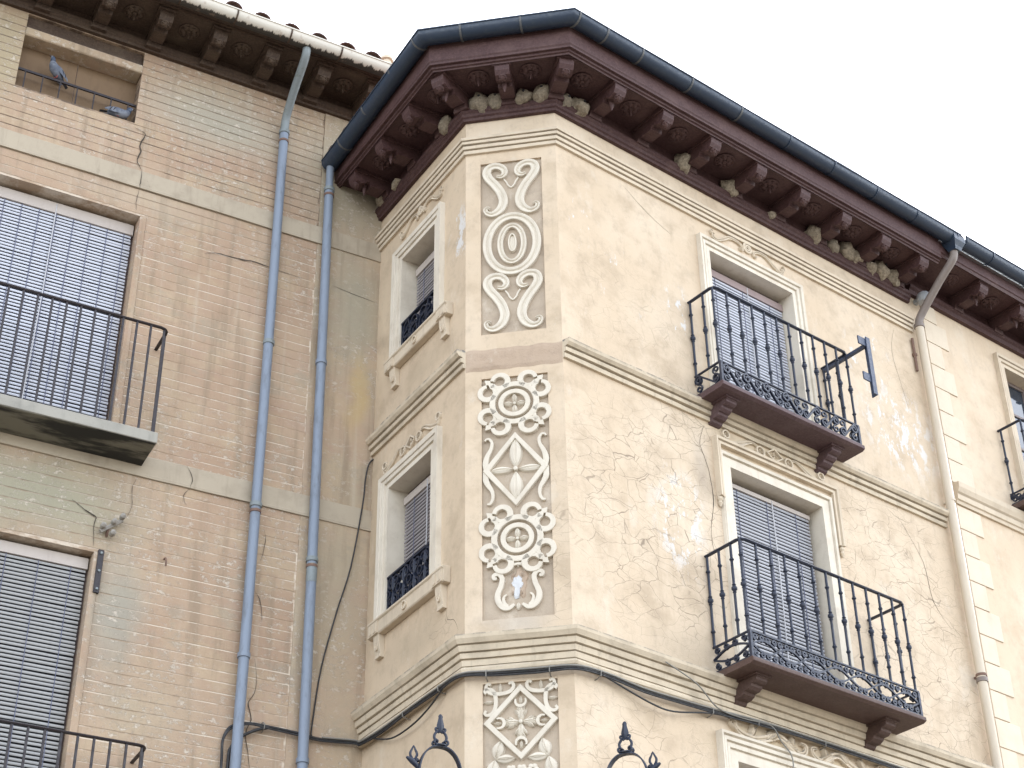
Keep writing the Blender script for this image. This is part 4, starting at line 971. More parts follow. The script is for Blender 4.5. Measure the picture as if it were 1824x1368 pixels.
crack(lwall, LB, [(-.60, 14.06), (-.35, 14.03), (-.05, 14.0)], .008, .015)
crack(CB, RF, [(1.35, 15.1), (1.42, 14.99)], .008, .0015); crack(CB, RF, [(1.0, 14.72), (1.25, 14.55), (1.5, 14.42), (1.75, 14.33)], .006, .0015)
crack(CB, RF, [(2.02, 11.78), (1.93, 11.5), (2.03, 11.2), (2.06, 10.8), (1.98, 10.4), (2.05, 10.0)], .012, .0015)
crack(CB, RF, [(5.75, 14.72), (5.62, 14.3), (5.7, 13.8), (5.8, 13.4)], .006, .0015); crack(CB, RF, [(5.2, 11.7), (5.55, 11.2), (5.62, 10.7), (5.9, 10.4)], .010, .0015)
crack(CB, FL, [(-.36, 9.17), (-.33, 9.06), (-.2, 9.0), (-.12, 8.85)], .007, .0015)

# ================================================================== NEIGHBOUR BUILDING (right edge)
NF = RF
NB = thing('neighbour_house', 'peach stuccoed house with pale quoins at the right edge', 'house', RF.at(6.4, 0, 0))
NW = (8.055, 9.45, 12.80, 15.03)
nwall = obj('wall', wall(6.398, 14, 0, 15.5, [NW + (.2,)], e=.004), 'stucco_nb', NB, RF)
k = 0; z = 15.45
zs = [15.43, 15.15, 14.784, 14.416, 14.052, 13.687, 13.31, 12.947, 12.60]
zq = zs + [12.27, 11.93, 11.571, 11.213, 10.857, 10.50, 10.14, 9.785, 9.43, 9.07, 8.71, 8.35, 7.99, 7.63]
for i in range(len(zq) - 1):
    if i == len(zs) - 1: continue
    zt, zb = zq[i], zq[i + 1]
    wide = i % 2 == 1
    obj('quoin', M().box(6.40, 6.86 if wide else 6.69, 0, .020, zb + .006, zt - .006), 'quoin', nwall, bevel=.006)
mid2 = [(0, 12.285), (.03, 12.285), (.035, 12.33), (.055, 12.34), (.06, 12.41), (.05, 12.42), (.075, 12.44), (.10, 12.50), (.105, 12.57), (0, 12.585)]
obj('string_course', M().prism_u([(e + .004, z) for e, z in mid2], 6.40, 14), 'trim', NB, RF)
obj('window_surround', architrave(NW[0], NW[1], NW[2], NW[3], [(t, e + .004) for t, e in AP1]), 'trim', NB, RF)
casement(NB, RF, NW[0] - .01, NW[1] + .01, NW[2], NW[3], -.16, 'brown_frame', 'glass', 4)
balcony(NB, 7.64, 9.9, .42, 12.60, 12.68, 12.85, 13.825, 'S', 12, 1, 'slab_brown', (7.95, 9.6))
for nm, pr, mt in (('wall_plate', [(0.004, 15.43), (.06, 15.43), (.065, 15.50), (.095, 15.52), (.095, 15.57), (0.004, 15.58)], 'maroon'), ('frieze_board', [(0.004, 15.58), (.02, 15.58), (.02, 15.77), (0.004, 15.77)], 'maroon'),
                   ('soffit', [(0, 15.765), (.62, 15.765), (.62, 15.79), (0, 15.79)], 'maroon'), ('fascia', [(.56, 15.765), (.62, 15.72), (.635, 15.76), (.65, 15.77), (.655, 15.93), (.56, 15.93)], 'maroon')):
    obj(nm, M().prism_u(pr, RE + .01, 14), mt, NB, RF)
for k in range(8):
    corbel(NB, RF.at(7.13 + .86 * k, 0, 15.764), k < 2); rosette(NB, RF.at(6.72 + .86 * k, .32, 15.764), k > 0)
m = M(); m.add([(RE + .02, .70, 15.97), (14, .70, 15.97), (14, -1.5, 16.72), (RE + .02, -1.5, 16.72)], [(0, 1, 2, 3)]); nroof = obj('roof', m, 'tile', NB, RF)
tiles(nroof, RF, [6.45 + .36 * k for k in range(12)], .78, 15.99)

# ================================================================== GUTTERS
def gprof(ec, zr, r, n=10, t=.006):
    o = [(ec + r * math.cos(PI + PI * k / n), zr + r * math.sin(PI + PI * k / n)) for k in range(n + 1)]
    i = [(ec + (r - t) * math.cos(2 * PI - PI * k / n), zr + (r - t) * math.sin(2 * PI - PI * k / n)) for k in range(n + 1)]
    bead = [(ec + r + .012, zr + .004), (ec + r + .012, zr + .02), (ec + r - .004, zr + .024)]
    return o + bead + i
GZ, GE, GR = 16.0, .762, .108
gt = tag(obj('roof_gutter', run([('F', UC + .02), ('A',), ('B',), ('R', 6.36)], gprof(GE, GZ, GR), CBO, drop=.14, jit=.0025, step=.5), 'gutter_navy', None, CBW, smooth=40),
         'dark navy half-round gutter wrapping the eaves of the chamfered corner house', 'gutter')
def strap(fr, u, ec, zr, r, parent, name='gutter_joint', wdt=.012, mat='joint', rot=0):
    m = M(); rings = []
    for k in range(13):
        a = PI + PI * k / 12; rings.append([(u - wdt, ec + (r + .001) * math.cos(a), zr + (r + .001) * math.sin(a)), (u + wdt, ec + (r + .001) * math.cos(a), zr + (r + .001) * math.sin(a)), (u + wdt, ec + (r + .009) * math.cos(a), zr + (r + .009) * math.sin(a)), (u - wdt, ec + (r + .009) * math.cos(a), zr + (r + .009) * math.sin(a))])
    return obj(name, m.rings(rings), mat, parent, fr)
for u in (-.30, .12, .66, 1.45, 2.27, 3.12, 3.92, 4.72, 5.50, 6.30): strap(RF, u, GE, GZ, GR, gt, mat='joint' if u < 3 else 'gutter_navy')
for u in (.10, .80): strap(CH, u, GE, GZ, GR, gt)
for u in (.25, -.32, -1.0, -1.62): strap(FL, u, GE, GZ - .14 * max(0, -u) / 2.06, GR, gt)
ec = M(); ec.prism_u([(GE + GR * math.cos(PI + PI * k / 10), GZ - .14 + GR * math.sin(PI + PI * k / 10)) for k in range(11)], UC + .012, UC + .022); obj('end_cap', ec, 'gutter_navy', gt, FL)
gn = tag(obj('roof_gutter', M().prism_u(gprof(GE, 16.03, GR), 6.46, 14), 'gutter_navy', None, RF, smooth=40), 'dark navy gutter running on along the neighbouring roof right of the downpipe', 'gutter')
for u in (6.50, 7.06, 7.9, 8.7): strap(RF, u, GE, 16.03, GR, gn, mat='gutter_navy')
gw = tag(obj('roof_gutter', M().prism_u(gprof(.80, 17.035, .105), -7.5, -.02), 'gutter_white', None, LB, smooth=40), 'white painted gutter with black drip stains on the brick house', 'gutter')
for u in (-.30, -1.0, -1.67, -2.37, -3.07, -3.77, -4.47): strap(LB, u, .80, 17.035, .105, gw, 'gutter_hook', .010, 'old_wood')

# ================================================================== DOWNPIPES
def collar(m, u, e, z, r): m.lathe([(r, -.03), (r + .012, -.025), (r + .012, .025), (r, .03)], (u, e, z), 14)
def clamp(parent, fr, u, e, z, r, mat='rusty'):
    m = M(); m.lathe([(r, -.016), (r + .008, -.016), (r + .008, .016), (r, .016)], (u, e, z), 14); m.box(u - .012, u + .012, 0.0, e - r + .01, z - .012, z + .012); obj('pipe_clamp', m, mat, parent, fr, 40)
R1 = .055
p1 = tag(obj('downpipe', M().tube([(-1.375, .105, 0), (-1.375, .105, 8), (-1.378, .105, 12), (-1.395, .105, 16.1)], R1, 16), 'pipe_blue', None, LB, 40), 'blue-grey downpipe bending up to the white gutter of the brick house', 'downpipe', 'downpipes')
obj('swan_neck', M().tube(smoothp([(-1.395, .105, 16.08), (-1.395, .108, 16.2), (-1.40, .16, 16.34), (-1.41, .40, 16.56), (-1.415, .66, 16.76), (-1.418, .755, 16.86), (-1.42, .77, 16.96)], 4), [R1 * .95] * 25, 16), 'galv', p1, smooth=40)
for z in (16.1, 12.92, 10.80, 9.05): 
    m = M(); collar(m, -1.378 if z < 14 else -1.395, .105, z, R1); obj('collar', m, 'galv' if z > 10 else 'pipe_blue', p1, smooth=40)
for z in (15.95, 10.72): clamp(p1, LB, -1.378 if z < 14 else -1.394, .105, z, R1)
p2 = tag(obj('downpipe', M().tube([(-.665, .105, 0), (-.68, .105, 8), (-.70, .105, 10.1), (-.712, .105, 11.2), (-.76, .105, 15.45)], R1, 16), 'pipe_blue', None, LB, 40), 'blue-grey downpipe dropping from the lower end of the navy gutter', 'downpipe', 'downpipes')
obj('outlet', M().tube([(-.758, .105, 15.40), (-.765, .11, 15.60), (-.765, .12, 15.79)], [.05, .046, .05], 14), 'pipe_blue', p2, smooth=40)
obj('repair_sleeve', M().lathe([(R1 + .001, 0), (R1 + .004, .01), (R1 + .004, .21), (R1 + .001, .22)], (-.6995, .105, 10.03), 16), 'galv', p2, smooth=40)
for z, u in ((15.42, -.758), (12.85, -.731), (10.30, -.703), (8.05, -.681)):
    m = M(); collar(m, u, .105, z, R1); obj('collar', m, 'galv' if z in (15.42, 10.30) else 'pipe_blue', p2, smooth=40)
for z, u in ((15.33, -.757), (10.22, -.702)): clamp(p2, LB, u, .105, z, R1)
p3 = tag(obj('downpipe', M().tube([(6.17, .10, 0), (6.165, .10, 9), (6.155, .10, 12), (6.165, .10, 14.86)], .058, 16), 'pipe_cream', None, RF, 40), 'cream painted downpipe beside the pale quoins', 'downpipe')
obj('swan_neck', M().tube(smoothp([(6.165, .10, 14.82), (6.17, .11, 14.95), (6.20, .20, 15.1), (6.25, .48, 15.42), (6.295, .68, 15.63), (6.31, .73, 15.72), (6.32, .75, 15.86)], 4), .054, 14), 'pipe_brown', p3, smooth=40)
obj('hopper', M().rings([[(6.32 + x * w_, .755 + y * w_, z) for x, y in ((-1, -1), (1, -1), (1, 1), (-1, 1))] for w_, z in ((.06, 15.78), (.075, 15.83), (.112, 15.90), (.114, 15.985))]), 'gutter_navy', p3)
for z in (14.86, 9.80):
    m = M(); collar(m, 6.165, .10, z, .058); obj('collar', m, 'pipe_brown', p3, smooth=40)
clamp(p3, RF, 6.165, .10, 9.86, .058); clamp(p3, RF, 6.165, .10, 12.2, .058, 'pipe_cream')

# ================================================================== ROLLER BLINDS
def blind(fr, u0, u1, zt, zb, e, label, slat='slat_white', head='head', pitch=.0435, hh=.11, cords=3, pull=True, skew=.0):
    c = (u0 + u1) / 2; W_ = fr.at(c, e, zb); hw = (u1 - u0) / 2
    r = thing('roller_blind', label, 'blind', W_, 'slatted roller blinds')
    obj('head_board', M().box(-hw, hw, -.02, .02, zt - zb - hh, zt - zb), head, r)
    me = M().rings([[(x, ee, zz) for ee, zz in ((-.004, -.0135), (.003, -.0155), (.007, -.006), (.003, .0125), (-.003, .0145), (-.006, .005))] for x in (-hw + .012, hw - .012)]).mesh('slat'); me.materials.append(MAT[slat])
    n = int((zt - zb - hh) / pitch)
    for k in range(n):
        z = zt - zb - hh - pitch * (k + .55)
        inst('slat', me, r, W_ @ Matrix.Translation((rnd.uniform(-.004, .004), rnd.uniform(-.002, .002), z)) @ Matrix.Rotation(rnd.gauss(0, .0022), 4, 'Y') @ Matrix.Rotation(rad(rnd.gauss(0, 4)), 4, 'X'))
    me2 = M().tube([(0, 0, 0), (0, 0, zt - zb - hh)], .004, 5).mesh('cord'); me2.materials.append(MAT['cord_dark'])
    for k in range(cords):
        inst('cord', me2, r, W_ @ Matrix.Translation((-hw + 2 * hw * (k + .5) / cords, -.011, 0)))
    if pull: obj('pull_cord', M().tube([(.08, .022, zt - zb - .02), (.085, .024, (zt - zb) * .6), (.06, .022, .1)], .0065, 6), 'cord', r)
    obj('gap_shade_sheet', M().box(-hw, hw, -.05, -.045, 0, zt - zb - .02), 'dark', r)  # added near-black sheet: paints the shade seen between the slats
    return r
blind(RF, W1[0] + .02, W1[1] - .012, 14.28, 12.14, -.17, 'pale slatted blind behind the upper right balcony with the sign bracket', 'slat_white', 'head_dark', hh=.10)
blind(RF, W2[0] + .012, W2[1] - .07, 11.27, 8.80, -.15, 'grey slatted blind behind the larger balcony on brown slab', 'slat_grey', 'head', hh=.05)
blind(RF, W3[0] + .012, W3[1] - .012, 7.80, 5.3, -.16, 'slatted blind in the lowest right doorway, cut by the bottom edge', 'slat_grey', 'head', hh=.06, cords=2)
blind(FL, F1[0] + .03, F1[1] - .02, 14.14, 12.88, -.17, 'brownish slatted blind in the upper narrow window of the corner house', 'slat_dark', 'head', hh=.10, cords=2)
blind(FL, F2[0] + .03, F2[1] - .02, 11.09, 9.63, -.17, 'grey slatted blind in the lower narrow window of the corner house', 'slat_dark', 'head', hh=.09, cords=2)
blind(LB, LM[0] + .03, LM[1] - .02, 14.20, 11.17, -.17, 'bright white slatted blind behind the middle concrete balcony', 'slat_white', 'head', hh=.14, cords=10, pitch=.0445)
blind(LB, LL[0] + .03, LL[1] - .02, 9.86, 6.5, -.12, 'dull grey slatted blind behind the lowest left balcony', 'slat_dull', 'head', hh=.12, cords=6, pitch=.0435)

# ================================================================== SWALLOW NESTS
def nest(fr, u, z, s, label, seed, broken=False):
    n1, n2 = 14, 9; vs = []; fs = []
    for i in range(n2):
        t = i / (n2 - 1) * PI
        for j in range(n1):
            a = 2 * PI * j / n1; x, y, zz = math.sin(t) * math.cos(a), math.sin(t) * math.sin(a), math.cos(t)
            q = 1 + .40 * noise.noise(Vector((x * 1.6 + seed * 3.7, y * 1.6, zz * 1.6))) + .16 * noise.noise(Vector((x * 5, y * 5 + seed, zz * 5)))
            if broken and zz > .15: q *= .8; zz = .15 + .1 * noise.noise(Vector((x * 4, y * 4, seed)))
            s_ = s * 1.18; vs.append((x * s_ * 1.05 * q, max(y * s_ * .95 * q, -.06), zz * s_ * 1.08 * q))
    for i in range(n2 - 1):
        for j in range(n1): fs.append((i * n1 + j, i * n1 + (j + 1) % n1, (i + 1) * n1 + (j + 1) % n1, (i + 1) * n1 + j))
    o = obj('swallow_nest', M().add(vs, fs), 'mud', None, fr.at(u, .075, z), 60)
    tag(o, label, 'nest', 'swallow nests under the eaves')
    if not broken: obj('hole_shade_disc', M().lathe([(.001, .0), (.018, .0), (.018, .012), (.001, .012)], (s * .12, s * .93, s * .45), 9, 'e'), 'dark', o)  # dark disc paints the shade of the nest entrance; no cavity is cut
    return o
NS = [(CH, .175, 15.49, .098, 'left mud nest of the left pair above the white relief panel'), (CH, .37, 15.49, .085, 'right, greyer mud nest of the left pair above the white relief panel'),
      (CH, .70, 15.49, .092, 'left mud nest of the right pair above the white relief panel'), (CH, .912, 15.50, .10, 'right mud nest of the right pair above the white relief panel'),
      (FL, -.316, 15.47, .09, 'lone round mud nest left of the chamfered corner, above the narrow window side'),
      (RF, .105, 15.46, .07, 'small mud nest just right of the chamfer corner, touching a bigger one'), (RF, .317, 15.47, .10, 'big mud nest just right of the chamfer corner, beside a smaller one'),
      (RF, 1.966, 15.49, .105, 'lone round mud nest on the right eaves, the nearer of two standing alone'), (RF, 2.776, 15.50, .105, 'lone round mud nest on the right eaves, the farther of two standing alone'),
      (RF, 4.264, 15.50, .10, 'round mud nest starting the crowded row on the right eaves'), (RF, 4.611, 15.47, .085, 'pointed mud nest, second in the crowded row on the right eaves'),
      (RF, 4.87, 15.51, .105, 'round mud nest, third in the crowded row on the right eaves'), (RF, 5.058, 15.49, .085, 'dark grey mud nest, fourth in the crowded row on the right eaves'),
      (RF, 5.545, 15.51, .11, 'large mud nest beside the last one in the crowded row'), (RF, 5.784, 15.50, .10, 'last mud nest of the crowded row, nearest the cream downpipe')]
for k, (fr, u, z, s, lb) in enumerate(NS): nest(fr, u, z, s, lb, k + 1)
nest(RF, 5.33, 15.49, .09, 'broken low mud nest in the gap of the crowded row', 31, True)
nest(RF, 3.48, 15.44, .06, 'small mud nest remnant on the right eaves above the upper balcony', 32, True)
nest(FL, -1.53, 15.47, .075, 'broken dark mud nest on the left eaves near the blue pipes, right one', 33, True)
nest(FL, -1.90, 15.49, .08, 'broken dark mud nest on the left eaves near the blue pipes, left one', 34, True)

# ================================================================== PIGEONS
def pigeon(world, label, lying):
    r = thing('pigeon', label, 'pigeon', world, 'pigeons in the attic opening')
    # spine in (x forward, z up)
    if lying: sp = [(-.13, .055, .018), (-.09, .06, .040), (-.03, .062, .060), (.04, .068, .066), (.085, .085, .052), (.108, .115, .034), (.118, .145, .029), (.128, .165, .030), (.145, .172, .024), (.160, .170, .010)]
    else: sp = [(-.11, .035, .018), (-.075, .06, .040), (-.02, .10, .060), (.03, .145, .066), (.055, .185, .052), (.066, .22, .034), (.068, .25, .029), (.074, .272, .030), (.09, .282, .025), (.107, .280, .010)]
    rings = []
    for i, (x, z, rr) in enumerate(sp):
        a, b = sp[max(i - 1, 0)], sp[min(i + 1, len(sp) - 1)]; t = Vector((b[0] - a[0], 0, b[1] - a[1])).normalized(); n_ = Vector((-t.z, 0, t.x))
        rings.append([(x + n_.x * rr * math.sin(q), rr * .92 * math.cos(q), z + n_.z * rr * math.sin(q)) for q in [2 * PI * k / 12 for k in range(12)]])
    b = obj('body', M().rings(rings), 'feather', r, smooth=180)
    nk = M().rings([[(p[0] * 1.0 + (p[0] - sp[i][0]) * .03, p[1] * 1.03, p[2] + (p[2] - sp[i][1]) * .03) for p in rings[i]] for i in range(5, 9)]); obj('neck_plumage', nk, 'neck', b, smooth=180)
    hx, hz = sp[7][0], sp[7][1]; tip = sp[-1]
    obj('beak', M().tube([(tip[0] - .006, 0, tip[1]), (tip[0] + .012, 0, tip[1] - .004), (tip[0] + .022, 0, tip[1] - .01)], [.008, .006, .001], 6), 'beak', b)
    for sg in (-1, 1): obj('eye', M().lathe([(.001, -.004), (.005, -.002), (.005, .002), (.001, .004)], (sp[8][0] - .004, sg * .022, sp[8][1] + .006), 8, 'e'), 'beak', b)
    for sg in (-1, 1):
        v = [Vector((sp[4][0] - .02, 0, sp[4][1] - .005)), Vector((sp[2][0], 0, sp[2][1] + .0)), Vector((sp[0][0] - .035, 0, sp[0][1] + .01))]
        wg = M(); rr = []
        for i, t in enumerate([k / 8 for k in range(9)]):
            p = v[0] * (1 - t) ** 2 + v[1] * 2 * t * (1 - t) + v[2] * t * t; hh = .012 + .045 * math.sin(PI * min(1, t * .9 + .1)) ; off = .060 * math.sin(PI * (.25 + .62 * (1 - t))) + .004
            rr.append([(p.x, sg * (off + .004), p.z + hh * .6), (p.x, sg * (off + .010), p.z), (p.x, sg * (off + .002), p.z - hh * .8), (p.x, sg * (off - .012), p.z)])
        wo = obj('wing', wg.rings(rr), 'feather', b, smooth=60)
        for t0 in (.55, .72):
            p = v[0] * (1 - t0) ** 2 + v[1] * 2 * t0 * (1 - t0) + v[2] * t0 * t0; off = .060 * math.sin(PI * (.25 + .62 * (1 - t0))) + .012
            obj('wing_bar', M().tube([(p.x + .012, sg * off, p.z + .022), (p.x - .004, sg * (off + .003), p.z), (p.x - .014, sg * (off - .002), p.z - .024)], [.004, .006, .003], 5), 'feather_dark', wo)
    x0, z0 = sp[0][0], sp[0][1]; dx, dz = (sp[0][0] - sp[2][0]), (sp[0][1] - sp[2][1]); L = math.hypot(dx, dz); dx, dz = dx / L, dz / L
    obj('tail', M().rings([[(x0 - dx * .04 + dx * t, yy * (1 + t * 3), z0 - dz * .04 + dz * t + zz) for yy, zz in ((-.016, 0), (0, .008), (.016, 0), (0, -.008))] for t in (0, .05, .13)]), 'feather_dark', b)
    for sg in (-1, 1):
        lx = sp[2][0] + .01; lz = sp[2][1] - .05
        obj('leg', M().tube([(lx, sg * .022, lz), (lx + .006, sg * .022, min(lz, .012) if lying else .012), (lx + .03, sg * .022, .003)], [.007, .005, .003], 6), 'foot', b)
    return r
# local +x of the bird turned along the wall
pigeon(LB.at(-4.20, -.065, 15.915) @ Matrix.Rotation(rad(180 + 25), 4, 'Z'), 'blue-grey pigeon perched upright on the attic rail', False)
pigeon(LB.at(-3.42, -.012, 15.592) @ Matrix.Rotation(rad(-8), 4, 'Z'), 'dark grey pigeon crouching low on the attic ledge by the right jamb', True)

# ================================================================== CABLES
def cable(name, label, pts, r, mat='cable', sub=5, group=None):
    """pts: list of (frame, u, e, z)"""
    P = smoothp([tuple(f.pt(u, e, z)) for f, u, e, z in pts], sub)
    m = M(); m.tube([(p[0], -p[1], p[2]) for p in P], r, 8)
    return tag(obj(name, m, mat, None, Matrix(), 50), label, 'cable', group)
def cpt(wh, e, z):
    p = corner_pt(wh, e); v = p - CH.o; return (CH, v.dot(CH.d), v.dot(CH.n), z)
main = [(LB, -1.496, .05, 6.9), (LB, -1.50, .05, 7.863), (LB, -1.508, .05, 8.114), (LB, -1.478, .05, 8.239), (LB, -1.414, .06, 8.311), (LB, -1.25, .07, 8.36), (LB, -1.0, .06, 8.365), (LB, -.723, .06, 8.355), (LB, -.471, .05, 8.34), (LB, -.12, .06, 8.37),
        (FL, -1.95, .07, 8.345), (FL, -1.5, .06, 8.325), (FL, -1.0, .06, 8.33), (FL, -.4, .06, 8.335), cpt('A', .06, 8.315), (CH, .3, .06, 8.31), (CH, .7, .06, 8.305), cpt('B', .06, 8.30), (RF, .35, .06, 8.32), (RF, .8, .06, 8.29), (RF, 1.3, .06, 8.30), (RF, 1.8, .065, 8.31), (RF, 2.33, .075, 8.335), (RF, 2.95, .075, 8.345), (RF, 3.6, .075, 8.35), (RF, 5.0, .075, 8.33), (RF, 6.05, .075, 8.33)]
def shift(L, du, de, dz, sd_): return [(f, u + .01 * noise.noise(Vector((i, sd_, 0))), e + de + .006 * noise.noise(Vector((i * 1.3, sd_, 1))), z + dz + .016 * noise.noise(Vector((i * .9, sd_, 2)))) for i, (f, u, e, z) in enumerate(L)]
cb = cable('cable', 'thick black cable bundle clipped under the lower cornice round the corner', main, .014)
cable('cable', 'second thinner black cable running along the thick bundle under the cornice', shift(main, 0, .010, -.024, 5), .009, 'cable')
cable('cable', 'pale grey cable twisted with the black bundle under the cornice', shift(main[8:], 0, .016, .014, 9), .010, 'cable_grey')
m = M()
for fr, u, z in ((FL, -1.05, 8.33), (FL, -.35, 8.335), (CH, .22, 8.31), (CH, .82, 8.305), (RF, .25, 8.315), (RF, 1.7, 8.305), (RF, 2.33, 8.335), (RF, 3.3, 8.35), (LB, -1.1, 8.36)):
    obj('cable_clip', M().tube([(u, .0, z + .05), (u, .05, z + .045), (u, .095, z + .01), (u, .09, z - .035), (u, .03, z - .05), (u, 0, z - .05)], .006, 6), 'cable_grey', cb, fr)
cable('cable', 'thin black wire sagging below the cornice left of the relief panel', [(FL, -1.751, .06, 8.323), (FL, -1.336, .06, 8.176), (FL, -.905, .07, 8.150), (FL, -.565, .07, 8.205), (FL, -.308, .06, 8.315)], .009, group='thin wires')
cable('cable', 'thin black wire sagging below the cornice right of the relief panel', [(RF, .25, .06, 8.324), (RF, .546, .07, 8.245), (RF, .912, .08, 8.164), (RF, 1.179, .08, 8.160), (RF, 1.655, .07, 8.268), (RF, 2.0, .07, 8.31)], .009, group='thin wires')
cable('cable', 'thin black wire dropping down the plaster beside the inner corner', [(LB, .0, .02, 11.80), (LB, -.06, .03, 11.70), (LB, -.092, .03, 11.5), (LB, -.118, .045, 11.169), (LB, -.221, .03, 10.376), (LB, -.363, .03, 9.792), (LB, -.504, .03, 9.122), (LB, -.575, .04, 8.474), (LB, -.58, .05, 8.36)], .0085, group='thin wires')
cable('cable', 'black conduit looping out below the cable bundle by the left blue pipe', [(LB, -1.43, .05, 6.9), (LB, -1.435, .05, 7.9), (LB, -1.42, .06, 8.08), (LB, -1.33, .08, 8.20), (LB, -1.18, .07, 8.30), (LB, -1.05, .07, 8.35)], .016)
cable('cable', 'thin pale wire trailing from the cornice over the lowest doorway surround', [(RF, 1.05, .14, 8.62), (RF, 1.45, .14, 8.50), (RF, 1.75, .10, 8.34), (RF, 2.1, .09, 8.32), (RF, 2.5, .09, 8.34), (RF, 2.62, .10, 8.2), (RF, 2.75, .10, 8.08), (RF, 2.74, .10, 7.9), (RF, 2.6, .06, 7.6)], .007, 'cable_grey')

# ================================================================== LANTERNS
def lantern(pos, yaw, label, wallpt, side):
    W_ = Matrix.Translation(pos) @ Matrix.Rotation(yaw, 4, 'Z')
    r = thing('wall_lantern', label, 'lantern', W_, 'wrought iron lanterns flanking the corner')
    # local origin = top of the crown arch; arch made of two flat ribs
    for sg in (-1, 1):
        pts = smoothp([(sg * x, z) for x, z in [(0, 0), (.07, -.012), (.128, -.055), (.168, -.12), (.19, -.20), (.20, -.29), (.205, -.38)]], 3)
        obj('crown_rib', M().bar(pts, .014, -.031, .031), 'iron', r, bevel=.003)
    m = M()
    for sg in (-1, 1):
        for ey in (-1, 1):
            k = .8
            m.tube(smoothp([(sg * .012, ey * .01, .02), (sg * .045, ey * .022, .012), (sg * .064, ey * .026, .03), (sg * .05, ey * .024, .052), (sg * .03, ey * .02, .04)], 3), .0115, 6)
        m.tube(smoothp([(sg * .022, 0, .035), (sg * .052, 0, .065), (sg * .056, 0, .10), (sg * .034, 0, .135), (sg * .012, 0, .15)], 3), .0125, 6)
        m.tube(smoothp([(sg * .010, 0, .13), (sg * .04, 0, .145), (sg * .045, 0, .165), (sg * .022, 0, .17)], 3), .011, 6)
    m.lathe([(.012, 0), (.058, .003), (.058, .012), (.014, .018)], n=10)
    m.rings([[(x * q, y * q * .7, z) for x, y in ((-1, 0), (0, -1), (1, 0), (0, 1))] for q, z in ((.012, .13), (.032, .165), (.036, .195), (.026, .235), (.020, .262), (.022, .28), (.012, .298), (.003, .302))])
    obj('finial', m, 'iron', r, smooth=50)
    m = M(); s_ = side
    m.tube(smoothp([(s_ * .185, 0, -.235), (s_ * .225, 0, -.19), (s_ * .27, 0, -.155), (s_ * .31, 0, -.135)], 3), [.014, .018, .022, .025, .026, .026, .024, .02, .014, .01], 8)
    for sg in (-1, 1): m.tube(smoothp([(s_ * .245 + sg * x, 0, z) for x, z in ((.0, -.155), (.026, -.12), (.03, -.09), (.014, -.055), (.0, -.02))], 3), [.008, .01, .011, .012, .012, .012, .012, .011, .010, .009, .008, .006, .003], 6)
    m.lathe([(.001, -.17), (.02, -.165), (.024, -.15), (.012, -.135)], (s_ * .215, 0, 0), 8)
    obj('leaf_finial', m, 'iron', r, smooth=50)
    sq = ((-1, -1), (1, -1), (1, 1), (-1, 1))
    obj('cap', M().rings([[(x * q, y * q, z) for x, y in sq] for q, z in ((.15, -.37), (.215, -.40), (.215, -.42), (.16, -.43))]), 'iron', r)
    m = M()
    for x, y in sq: m.tube([(x * .155, y * .155, -.43), (x * .10, y * .10, -.88)], .012, 4)
    m.rings([[(x * q, y * q, z) for x, y in sq] for q, z in ((.115, -.87), (.115, -.90), (.04, -.95), (.015, -1.01))]); cage = obj('cage', m, 'iron', r)
    for k in range(4):
        a = k * PI / 2; ca, sa = math.cos(a), math.sin(a)
        obj('pane', M().add([(x * ca - y * sa, x * sa + y * ca, z) for x, y, z in ((.150, -.145, -.435), (.150, .145, -.435), (.098, .095, -.87), (.098, -.095, -.87))], [(0, 1, 2, 3)]), 'glass', cage)
    q = W_.inverted() @ wallpt; q = Vector((q.x, -q.y, q.z))
    obj('wall_arm', M().tube(smoothp([(0, 0, -.95), (0, 0, -1.10), tuple(q * .35 + Vector((0, 0, -.75))), tuple(q)], 5), .018, 8), 'iron', r, smooth=40)
lp = FL.pt(.61, .6, 7.30); rp = RF.pt(.045, .6, 7.30)
lantern(lp, rad(24), 'black wrought iron lantern crown at the bottom edge left of the relief panel', CH.pt(.06, 0, 5.9), -1)
lantern(rp, rad(-22), 'black wrought iron lantern crown at the bottom edge right of the relief panel', CH.pt(CW - .06, 0, 5.9), 1)

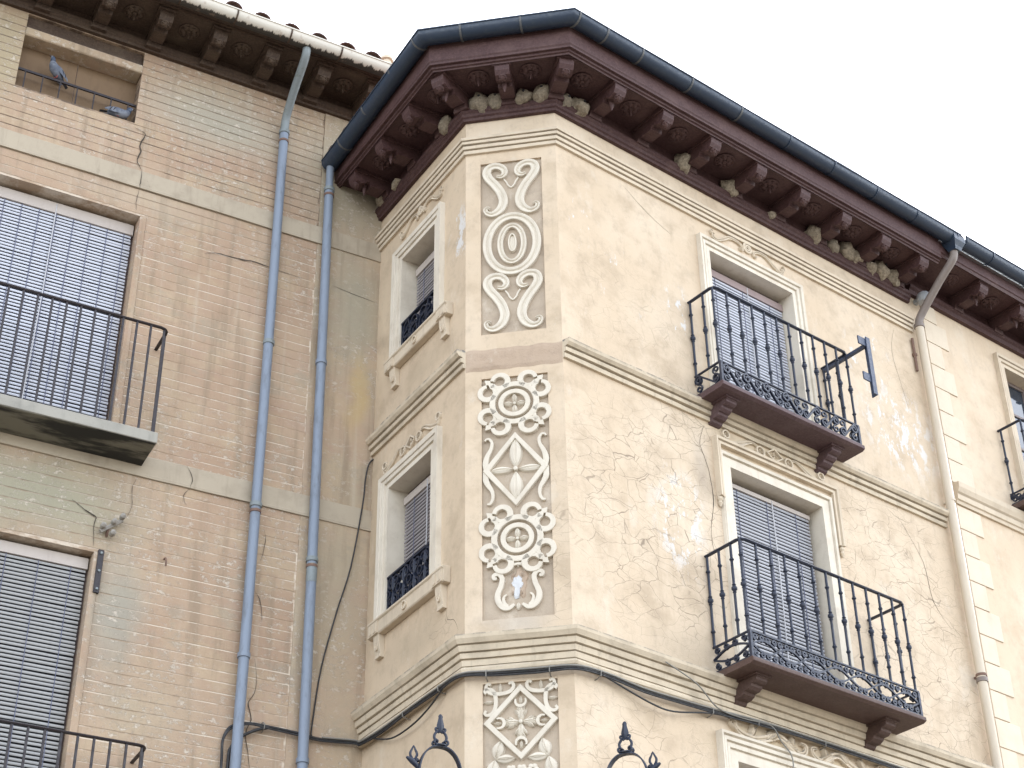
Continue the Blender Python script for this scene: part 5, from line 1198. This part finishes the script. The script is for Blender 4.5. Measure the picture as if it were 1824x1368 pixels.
# ================================================================== SMALL FITTINGS
sb = thing('sign_bracket', 'empty navy steel sign bracket standing out from the upper balcony rail', 'bracket', RF.at(4.18, .41, 13.40))
m = M(); m.box(-.022, .022, -.40, .315, -.045, -.005); obj('arm', m, 'iron_sign', sb)
m = M(); m.box(-.035, .035, .315, .329, -.74, .07).box(.022, .035, .245, .315, -.74, .07); obj('upright', m, 'iron_sign', sb)
for z in (-.005, -.52): obj('lug', M().box(-.16, -.035, .300, .316, z - .06, z + .05), 'iron_sign', sb)
m = M(); m.lathe([(.001, -.09), (.085, -.085), (.10, -.05), (.10, .01), (.085, .05), (.045, .08), (.001, .09)], (0, .16, 0), 18).box(-.03, .03, 0, .1, -.03, .03)
tag(obj('alarm_dome', m, 'siren', None, RF.at(6.30, 0, 15.36), 40), 'grey dome fitting under the eaves beside the cream downpipe', 'alarm')
m = M(); m.tube([(6.06, .03, 14.66), (6.055, .03, 14.14)], .018, 8); rd = tag(obj('rusty_rod', m, 'rusty', None, RF, 40), 'short rusty iron rod fixed left of the cream downpipe', 'rod')
m = M(); m.box(6.035, 6.085, 0, .05, 14.38, 14.42); obj('clip', m, 'rusty', rd)
ins = thing('insulator_bracket', 'old porcelain insulators on an iron bar above the lowest left window', 'insulator', LB.at(-2.88, 0, 10.17))
obj('bar', M().tube([(-.10, .05, -.06), (.11, .05, .12)], .022, 6), 'porcelain', ins); obj('stay', M().tube([(-.02, .0, -.08), (-.02, .06, .02)], .014, 6), 'rusty', ins)
for x, z in ((-.085, -.01), (.02, .06), (.10, .14), (.02, -.07)): obj('insulator', M().lathe([(.001, .05), (.026, .05), (.032, .08), (.024, .10), (.03, .12), (.012, .14), (.001, .145)], (x, 0, z), 10, 'e'), 'porcelain', ins, smooth=40)
sp = thing('steel_bracket', 'dark upright steel bracket bolted beside the lowest left window', 'bracket', LB.at(-2.935, 0, 9.68))
obj('plate', M().box(-.03, .03, .0, .035, -.24, .24), 'iron_brown', sp, bevel=.004)
for z in (-.2, 0, .2): obj('bolt', M().lathe([(.001, .035), (.014, .035), (.014, .05), (.001, .052)], (0, 0, z), 6, 'e'), 'galv', sp)
tag(obj('wall_hook', M().tube(smoothp([(-2.28, .01, 9.98), (-2.28, .06, 9.97), (-2.275, .075, 9.93), (-2.27, .06, 9.88)], 4), .010, 6), 'rusty', None, LB), 'small rusty hook left in the brick wall', 'hook')
tag(obj('chimney_cap', M().lathe([(.06, -.26), (.06, .28), (.09, .29), (.09, .33), (.02, .40), (.001, .40)], (0, 0, 0), 12), 'quoin', None, LB.at(-.14, .30, 17.42), 40), 'small pale vent cap behind the white gutter', 'vent')
